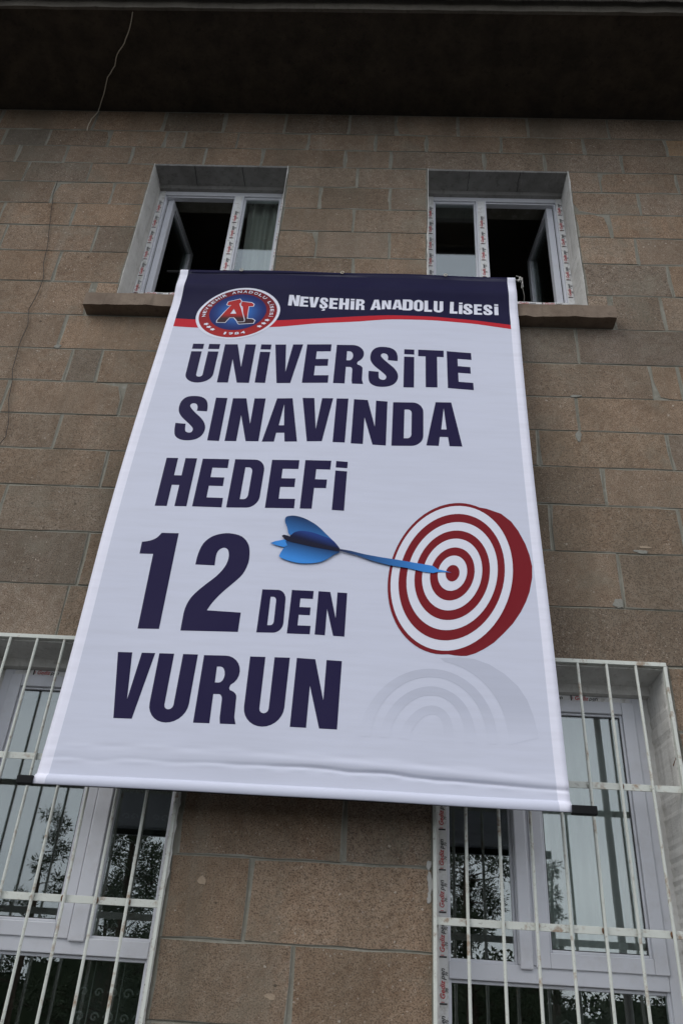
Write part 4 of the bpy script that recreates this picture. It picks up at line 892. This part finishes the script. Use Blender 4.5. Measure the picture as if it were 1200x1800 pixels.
# lettering round the emblem ring
Rm = [[(E1[i][j]+E2[i][j])/2 for j in (0, 1)] for i in range(4)]
def on_ring(a, k=1.0):
    q = ell_scale(Rm, k); lx, tz_, rx, bz = q[0][0], q[1][1], q[2][0], q[3][1]; cx, cz = (lx+rx)/2, (tz_+bz)/2; A_, B_ = (rx-lx)/2, (tz_-bz)/2
    ph = math.asin(((q[1][0]-cx)-(q[3][0]-cx))/2/A_)
    return (cx+A_*math.cos(a), cz+B_*math.sin(a+ph))
p = Print(); T = 'NEVŞEHİR ANADOLU LİSESİ'; wd = {'İ': .42, ' ': .7}
def thin(ch):
    vs_, fs_ = text_mesh(ch, 1.0, 0); X0, X1 = min(v[0] for v in vs_), max(v[0] for v in vs_); Y0_, Y1_ = min(v[1] for v in vs_), max(v[1] for v in vs_)
    return [((v[0]-X0)/(X1-X0), (v[1]-Y0_)/(Y1_-Y0_)) for v in vs_], fs_
def ring_char(ch, q):
    vs_, fs_ = thin({'İ': 'I', 'Ş': 'S'}.get(ch, ch)); k = len(p.v)
    f = lambda u, v: tuple((q[3][j]*(1-u)+q[2][j]*u)*(1-v)+(q[0][j]*(1-u)+q[1][j]*u)*v for j in (0, 1))
    p.v += [f(*v) for v in vs_]; p.c += [(.74, .75, .84)]*len(vs_); p.f += [tuple(k+i for i in t) for t in fs_]
    if ch == 'İ': p.poly([[f(0, 1.14), f(1, 1.14), f(1, 1.32), f(0, 1.32)]], (.74, .75, .84))
    if ch == 'Ş': p.poly([[f(.4, -.05), f(.65, -.05), f(.6, -.3), f(.35, -.3)]], (.74, .75, .84))
tot = sum(wd.get(c, 1) for c in T); a = math.radians(188); span = math.radians(204)
for ch in T:
    da = span*wd.get(ch, 1)/tot
    if ch != ' ':
        m_ = .34 if ch == 'İ' else .13; g0, g1 = a-da*m_, a-da*(1-m_)
        ring_char(ch, [on_ring(g0, 1.06), on_ring(g1, 1.06), on_ring(g1, .955), on_ring(g0, .955)])
    a -= da
a = math.radians(251)
for ch in '1984':
    m_ = 2.0 if ch == '1' else 0; g0, g1 = a+math.radians(m_), a+math.radians(7.5-m_)
    ring_char(ch, [on_ring(g0, .94), on_ring(g1, .94), on_ring(g1, 1.06), on_ring(g0, 1.06)]); a += math.radians(10)
for a0 in (209, 219, 229, 315, 325, 335):
    cx, cz = on_ring(math.radians(a0)); lp = []
    for k in range(10):
        th = 2*math.pi*k/10; rr = .011 if k % 2 else .018; lp.append((cx+rr*math.cos(th)*1.1, cz+rr*math.sin(th)*.7))
    p.poly([lp], (.74, .75, .84))
p.build('emblem_lettering', 4, .05)['kind'] = 'stuff'
# dartboard picture
DR, DW = (.19, .014, .020), (.70, .71, .79)
R_ = D['rings']; p = Print(); rim = D['rim']; cxr, czr = .42, 3.72
p.poly([rim+[(cxr, czr)]], DR); p.build('dartboard_print', 0)
p = Print(); p.ellipse(R_[0], DR); p.build('dartboard_print', 1)
for k in range(1, 9):
    p = Print(); p.ellipse(R_[k], DW if k % 2 else DR); p.build('dartboard_print', k+1)
# dart
def lerp3(a, b, k): k = max(0, min(1, k)); return tuple(a[j]+(b[j]-a[j])*k for j in range(3))
DK, BL = (.010, .012, .040), (.05, .26, .70)
DD = D['dart']
def zr(P): return min(q[1] for q in P), max(q[1] for q in P), min(q[0] for q in P), max(q[0] for q in P)
def dart(name, key, fn, layer, g_=.012):
    P = DD[key]; P = smooth_open(P, set(), 3) if key in ('upper', 'mid', 'lower') else P
    q = Print(); q.poly([P], fn); q.build(name, layer, g_, fn)
z0, z1, x0, x1 = zr(DD['upper']); dart('dart_print', 'upper', lambda x, z: lerp3(BL, DK, (z-z0-.02-(.0 if x < x0+.2 else 0)+(x-x0)*.25)/(z1-z0)*.95), 11)
w0, w1, u0, u1 = zr(DD['lower']); dart('dart_print', 'lower', lambda x, z: lerp3(BL, DK, (z-w0+(x-u0)*.22-.045)/(w1-w0)*1.15), 11)
dart('dart_print', 'tail', lambda x, z: lerp3(DK, BL, (x-u0+.08)/.05), 11)
m0, m1, n0, n1 = zr(DD['mid']); dart('dart_print', 'mid', lambda x, z: lerp3((.02, .05, .22), DK, abs((z+(x-n0)*.3-m0-.13)/.05)), 12)
dart('dart_print', 'body', DK and (lambda x, z: (.012, .012, .03)), 13)
h0, h1, v0, v1 = zr(DD['shaft']); dart('dart_print', 'shaft', lambda x, z: lerp3((.02, .024, .06), BL, (x-v0)/(v1-v0)*1.1), 13)
# pale mirrored board below
GH = (.505, .525, .62); gcx, gcz = D['ghost_ctr']
def ghost(x, z):
    k = max(0, min(1, (z-gcz-.004)/.17)); k *= max(0, min(1, (x-(-.17))/.35)); return lerp3(GREY, GH, k)
def half_ell(G_, n_=40):
    (lx, lz_), (tx, tz_), (rx, rz) = G_; cx = (lx+rx)/2; zb_ = gcz-.02
    return [(cx+(rx-lx)/2*math.cos(math.pi*k/n_)+(tx-cx)*math.sin(math.pi*k/n_), zb_+(tz_-zb_)*math.sin(math.pi*k/n_)) for k in range(n_+1)]
gr_ = D['ghost_rim']; p = Print()
hp = [q for q in half_ell(D['ghost'][0]) if q[0] > gr_[0][0]]
p.poly([gr_[::-1]+hp[::-1]], ghost); p.build('board_reflection_print', 0, .03, ghost, 'banner_vinyl')
for k in (1, 3, 5):
    a, b = half_ell(D['ghost'][k]), half_ell(D['ghost'][k+1]); p = Print(); p.poly([a+b[::-1]], ghost); p.build('board_reflection_print', 0, .03, ghost, 'banner_vinyl')

# rods and ties
m = MB(); m.box(-1.614, -1.539, -.276, -.240, 2.504, 2.543); m.box(.909, 1.021, -.276, -.240, 2.501, 2.540); m.box(-1.5385, .9085, -.258, -.243, 2.510, 2.540)
def ban_build(m_, name, mat, bevel=0):
    o = m_.build(name, mat, ban, bevel); o.matrix_parent_inverse = Matrix.Translation(-BO); return o
ban_build(m, 'lower_rod', 'black_metal', .004)
m = MB(); m.tube([(-1.565, -.104, 6.124), (-.3, -.106, 6.120), (.93, -.104, 6.112)], .009, 8); ban_build(m, 'upper_rod', 'black_metal')
for x0, x1, d_ in ((.898, .94, 1),):
    r_ = random.Random(3+d_)
    for k in range(3 if d_ > 0 else 1):
        m = MB(); pts = [(x0+(x1-x0)*t/6+r_.uniform(-.012, .012), -.125+.05*t/6, 6.12+r_.uniform(-.02, .03)*(1+.3*t)) for t in range(7)]
        m.tube(pts, .0028, 5); ban_build(m, 'tie_string', 'string')
    m = MB(); m.tube([(x1, -.06, 6.12), (x1+d_*.03, .02, 6.11), (x1+d_*.05, .18, 6.08)], .002, 5); ban_build(m, 'tie_string', 'string' if d_ > 0 else 'cable_dark')
for x in (-1.03, -.32, .40):
    m = MB(); K = 12; m.tube([(x+.011*math.cos(2*math.pi*k/K), -.137, ZT-.012+.011*math.sin(2*math.pi*k/K)) for k in range(K+1)], .003, 6); ban_build(m, 'eyelet', 'wire_pale')

# ------------------------------------------------------------------ cables
def jitter_line(P, n_, a, seed):
    r__ = random.Random(seed); out_ = []
    for p0_, p1_ in zip(P[:-1], P[1:]):
        for k in range(n_):
            t = k/n_; out_.append(tuple(p0_[j]+(p1_[j]-p0_[j])*t+r__.uniform(-a, a)*(j != 1) for j in range(3)))
    out_.append(P[-1]); return out_
cab = [(-2.66, 7.25), (-2.654, 7.072), (-2.60, 6.764), (-2.565, 6.567), (-2.544, 6.439), (-2.531, 6.283), (-2.492, 6.133), (-2.492, 5.985), (-2.513, 5.811), (-2.481, 5.645), (-2.49, 5.456), (-2.477, 5.249), (-2.446, 5.124), (-2.429, 4.978), (-2.386, 4.837), (-2.363, 4.677), (-2.41, 4.55), (-2.47, 4.3), (-2.46, 3.9), (-2.44, 3.2), (-2.45, 2.2), (-2.44, 1.0)]
m = MB(); m.tube(jitter_line([(x, -.014, z) for x, z in cab], 3, .002, 3), .0026, 5)
tag(m.build('cable', 'cable_dark'), 'thin dark cable running loosely down the stone wall beside the left windows', 'cable')
wr = [(-2.057, -.823), (-2.114, -.694), (-2.182, -.582), (-2.265, -.49), (-2.308, -.397), (-2.39, -.30), (-2.463, -.152), (-2.535, -.03)]
m = MB(); m.tube(jitter_line([(x, y, EAVE_Z-.006) for x, y in wr]+[(-2.545, -.012, 8.2), (-2.575, -.012, 8.10), (-2.585, -.012, 8.027), (-2.577, -.012, 7.93)], 3, .0025, 9), .0042, 5)
tag(m.build('wire', 'wire_pale'), 'thin pale wire hanging across the dark eave soffit onto the top stones', 'wire')

# ------------------------------------------------------------------ curtains
def curtain(name, mat, x0, x1, z0, z1, y, amp, lam, label, gather=0.0, seed=0, top=None):
    r__ = random.Random(seed); nx__, nz__ = 90, 16; vs = []; fs = []; ph = r__.uniform(0, 6)
    for k in range(nz__+1):
        z = z0+(z1-z0)*k/nz__; t = k/nz__
        for i_ in range(nx__+1):
            u = i_/nx__; x = x0+(x1-x0)*u
            x += gather*(1-t)*(u-.5)*(x1-x0)
            yy = y+amp*(math.sin(2*math.pi*u*(x1-x0)/lam+ph+.5*math.sin(3*t))+.4*math.sin(2*math.pi*u*(x1-x0)/lam*2.3+1.1+t))
            vs.append((x, yy, z))
    for k in range(nz__):
        for i_ in range(nx__): fs.append((k*(nx__+1)+i_, k*(nx__+1)+i_+1, (k+1)*(nx__+1)+i_+1, (k+1)*(nx__+1)+i_))
    me = bpy.data.meshes.new(name); me.from_pydata(vs, [], fs); me.update()
    for p_ in me.polygons: p_.use_smooth = True
    o = obj(name, me, mat); return tag(o, label, 'curtain')
curtain('curtain', 'curtain_soft', -1.19, -.84, 5.2, 7.47, .345, .018, .095, 'white gathered curtain behind the fixed upper pane of the left window', -.35, 1)
c1 = curtain('curtain', 'curtain_grey', -1.36, -.86, 1.0, 3.3, .42, .02, .13, 'dim sheer lace curtain behind the barred window under the left of the banner', 0, 2)
c2 = curtain('curtain', 'curtain_white', .84, 1.50, 1.95, 3.3, .43, .016, .12, 'pale curtain filling the closed casement of the barred window right of the banner', 0, 3)
c3 = curtain('curtain', 'curtain_grey', .86, 1.50, .9, 1.93, .415, .016, .12, 'dim zigzag lace curtain in the lowest pane below the right casement', 0, 4)
def spiral(cx, cz, r0, turns, flip, y):
    return [(cx+flip*r0*(1-t/26)*math.cos(t/26*turns*2*math.pi), y, cz+r0*(1-t/26)*math.sin(t/26*turns*2*math.pi)) for t in range(25)]
r_ = random.Random(4)
for cx in (-1.27, -1.13, -.99):
    m = MB(); y = .385
    m.tube([(cx, y, 1.05+.1*k) for k in range(9)], .003, 4)
    for k in range(7):
        z = 1.12+.1*k
        for f in (-1, 1): m.tube(spiral(cx+f*.035, z, .024+r_.uniform(-.004, .004), 1.25, f, y), .0042, 4)
    m.build('lace_motif', 'curtain_sheer', c1)
for cx in (-1.24, -1.08):
    m = MB(); y = .388
    for k in range(9):
        z = 2.0+.13*k
        for f in (-1, 1): m.tube(spiral(cx+f*.02, z, .02, 1.1, f, y), .0025, 4)
    m.build('lace_motif', 'curtain_sheer', c1)
for cx in (.95, 1.07, 1.19, 1.31, 1.43):
    m = MB()
    for k in range(14):
        z = .95+.06*k; m.tube([(cx-.05, .385, z-.03), (cx, .385, z), (cx+.05, .385, z-.03)], .0045, 4)
    m.build('lace_motif', 'curtain_sheer', c3)

# ------------------------------------------------------------------ yard seen in the window panes: pines, pole
def pine(x, y, h, label, seed, dens=1.0, spread=.28, base=.08):
    r__ = random.Random(seed); root = empty('pine_tree', (x, y, 0)); tag(root, label, 'tree', 'pines across the yard')
    m = MB(); bend = [(r__.uniform(-.15, .15)*k/6, r__.uniform(-.15, .15)*k/6, h*k/6*.97) for k in range(7)]
    m.tube(bend, h*.018+.05, 8, taper=.02)
    crown = MB(); nb = int(26*h/7*dens)
    for k in range(nb):
        t = base+(1-base)*(k/nb)**.9; z = h*t; a = r__.uniform(0, 2*math.pi); ln = h*spread*(1.06-t)**.75*r__.uniform(.5, 1.15)
        ex, ey = math.cos(a)*ln, math.sin(a)*ln; ez = z+ln*r__.uniform(.1, .45)
        m.tube([(0, 0, z), (ex*.5, ey*.5, (z+ez)/2-.04), (ex, ey, ez)], .012+.018*(1-t), 4, taper=.006)
        for c in range(5):
            u = r__.uniform(.35, 1.05); cx, cy, cz = ex*u+r__.uniform(-.15, .15), ey*u+r__.uniform(-.15, .15), z+(ez-z)*u+r__.uniform(-.05, .2); cr_ = r__.uniform(.16, .38)*h/8
            for q in range(60):
                d_ = Vector((r__.gauss(0, 1), r__.gauss(0, 1), r__.gauss(0, .75))).normalized()*cr_*r__.uniform(.3, 1); s1 = d_.cross(Vector((r__.gauss(0, 1), r__.gauss(0, 1), r__.gauss(0, 1)))).normalized()*.018
                pc = Vector((cx, cy, cz))+d_; e = d_.normalized()*r__.uniform(.06, .13)
                crown.add([pc-s1, pc+s1, pc+e], [(0, 1, 2)])
    m.build('trunk', 'bark', root); crown.build('crown', 'needles', root)
for i_, (x, y, h, lab, dn) in enumerate([
    (-9.4, -21, 6.9, 'slim pine seen against grey sky in the left barred casement pane', .8),
    (-8.0, -24, 5.6, 'bushy pine next to the slim pine across the yard', 1.1),
    (-13.5, -22, 5.0, 'low broad pine at the far left of the yard pines', 1.2),
    (-6.0, -18, 7.8, 'tall pine mirrored in the narrow left barred pane', 2.6),
    (1.0, -21, 7.4, 'dense pine between the two tallest pines across the yard', 1.3),
    (2.6, -18, 7.6, 'tall dark pine mirrored in the narrow right barred pane', 2.8),
    (5.0, -20, 6.0, 'ragged pine mirrored at the edge of the right casement pane', 1.0),
    (9.0, -23, 4.4, 'short pine right of the ragged pine across the yard', 1.2),
    (-17, -25, 5.5, 'outermost pine beyond the low broad pine', 1.1),
    (13, -24, 4.3, 'short outermost pine past the flagpole', 1.2)]):
    pine(x, y, h, lab, 20+i_, dn)
hr = random.Random(8); m = MB()
for k in range(26000):
    x = hr.uniform(-26, 22); y = -27+hr.uniform(-1.2, 1.2); z = abs(hr.gauss(0, 1))*.0+hr.uniform(0, 3.9+.5*math.sin(x*.6)+.4*math.sin(x*1.7)); s1 = Vector((hr.gauss(0, 1), hr.gauss(0, 1), hr.gauss(0, 1))).normalized()*.11; s2 = s1.orthogonal().normalized()*.11
    c = Vector((x, y, z)); m.add([c-s1, c+s2, c+s1], [(0, 1, 2)])
for k in range(48):
    x = -26+k; hh = 3.3+.5*math.sin(x*.6)+.4*math.sin(x*1.7); m.box(x, x+1.02, -27.6, -26.4, 0, hh)
tag(m.build('hedge', 'needles'), 'dense dark green hedge and undergrowth along the far side of the yard', 'hedge', None, 'stuff')
pr = empty('flagpole', (3.42, -7.7, 0)); tag(pr, 'plain grey metal flagpole mirrored as a dark strip in the right casement', 'flagpole')
m = MB(); m.tube([(0, 0, 0), (0, 0, 3), (0, 0, 8.2)], .058, 14, taper=.045); m.build('pole', 'pole_metal', pr)
m = MB(); m.box(-.18, .18, -.18, .18, 0, .06); m.build('base_plate', 'pole_metal', pr, .01)
m = MB(); m.tube([(0, 0, 8.2), (0, 0, 8.26), (0, 0, 8.32)], .07, 12, taper=.02); m.build('finial', 'pole_metal', pr)
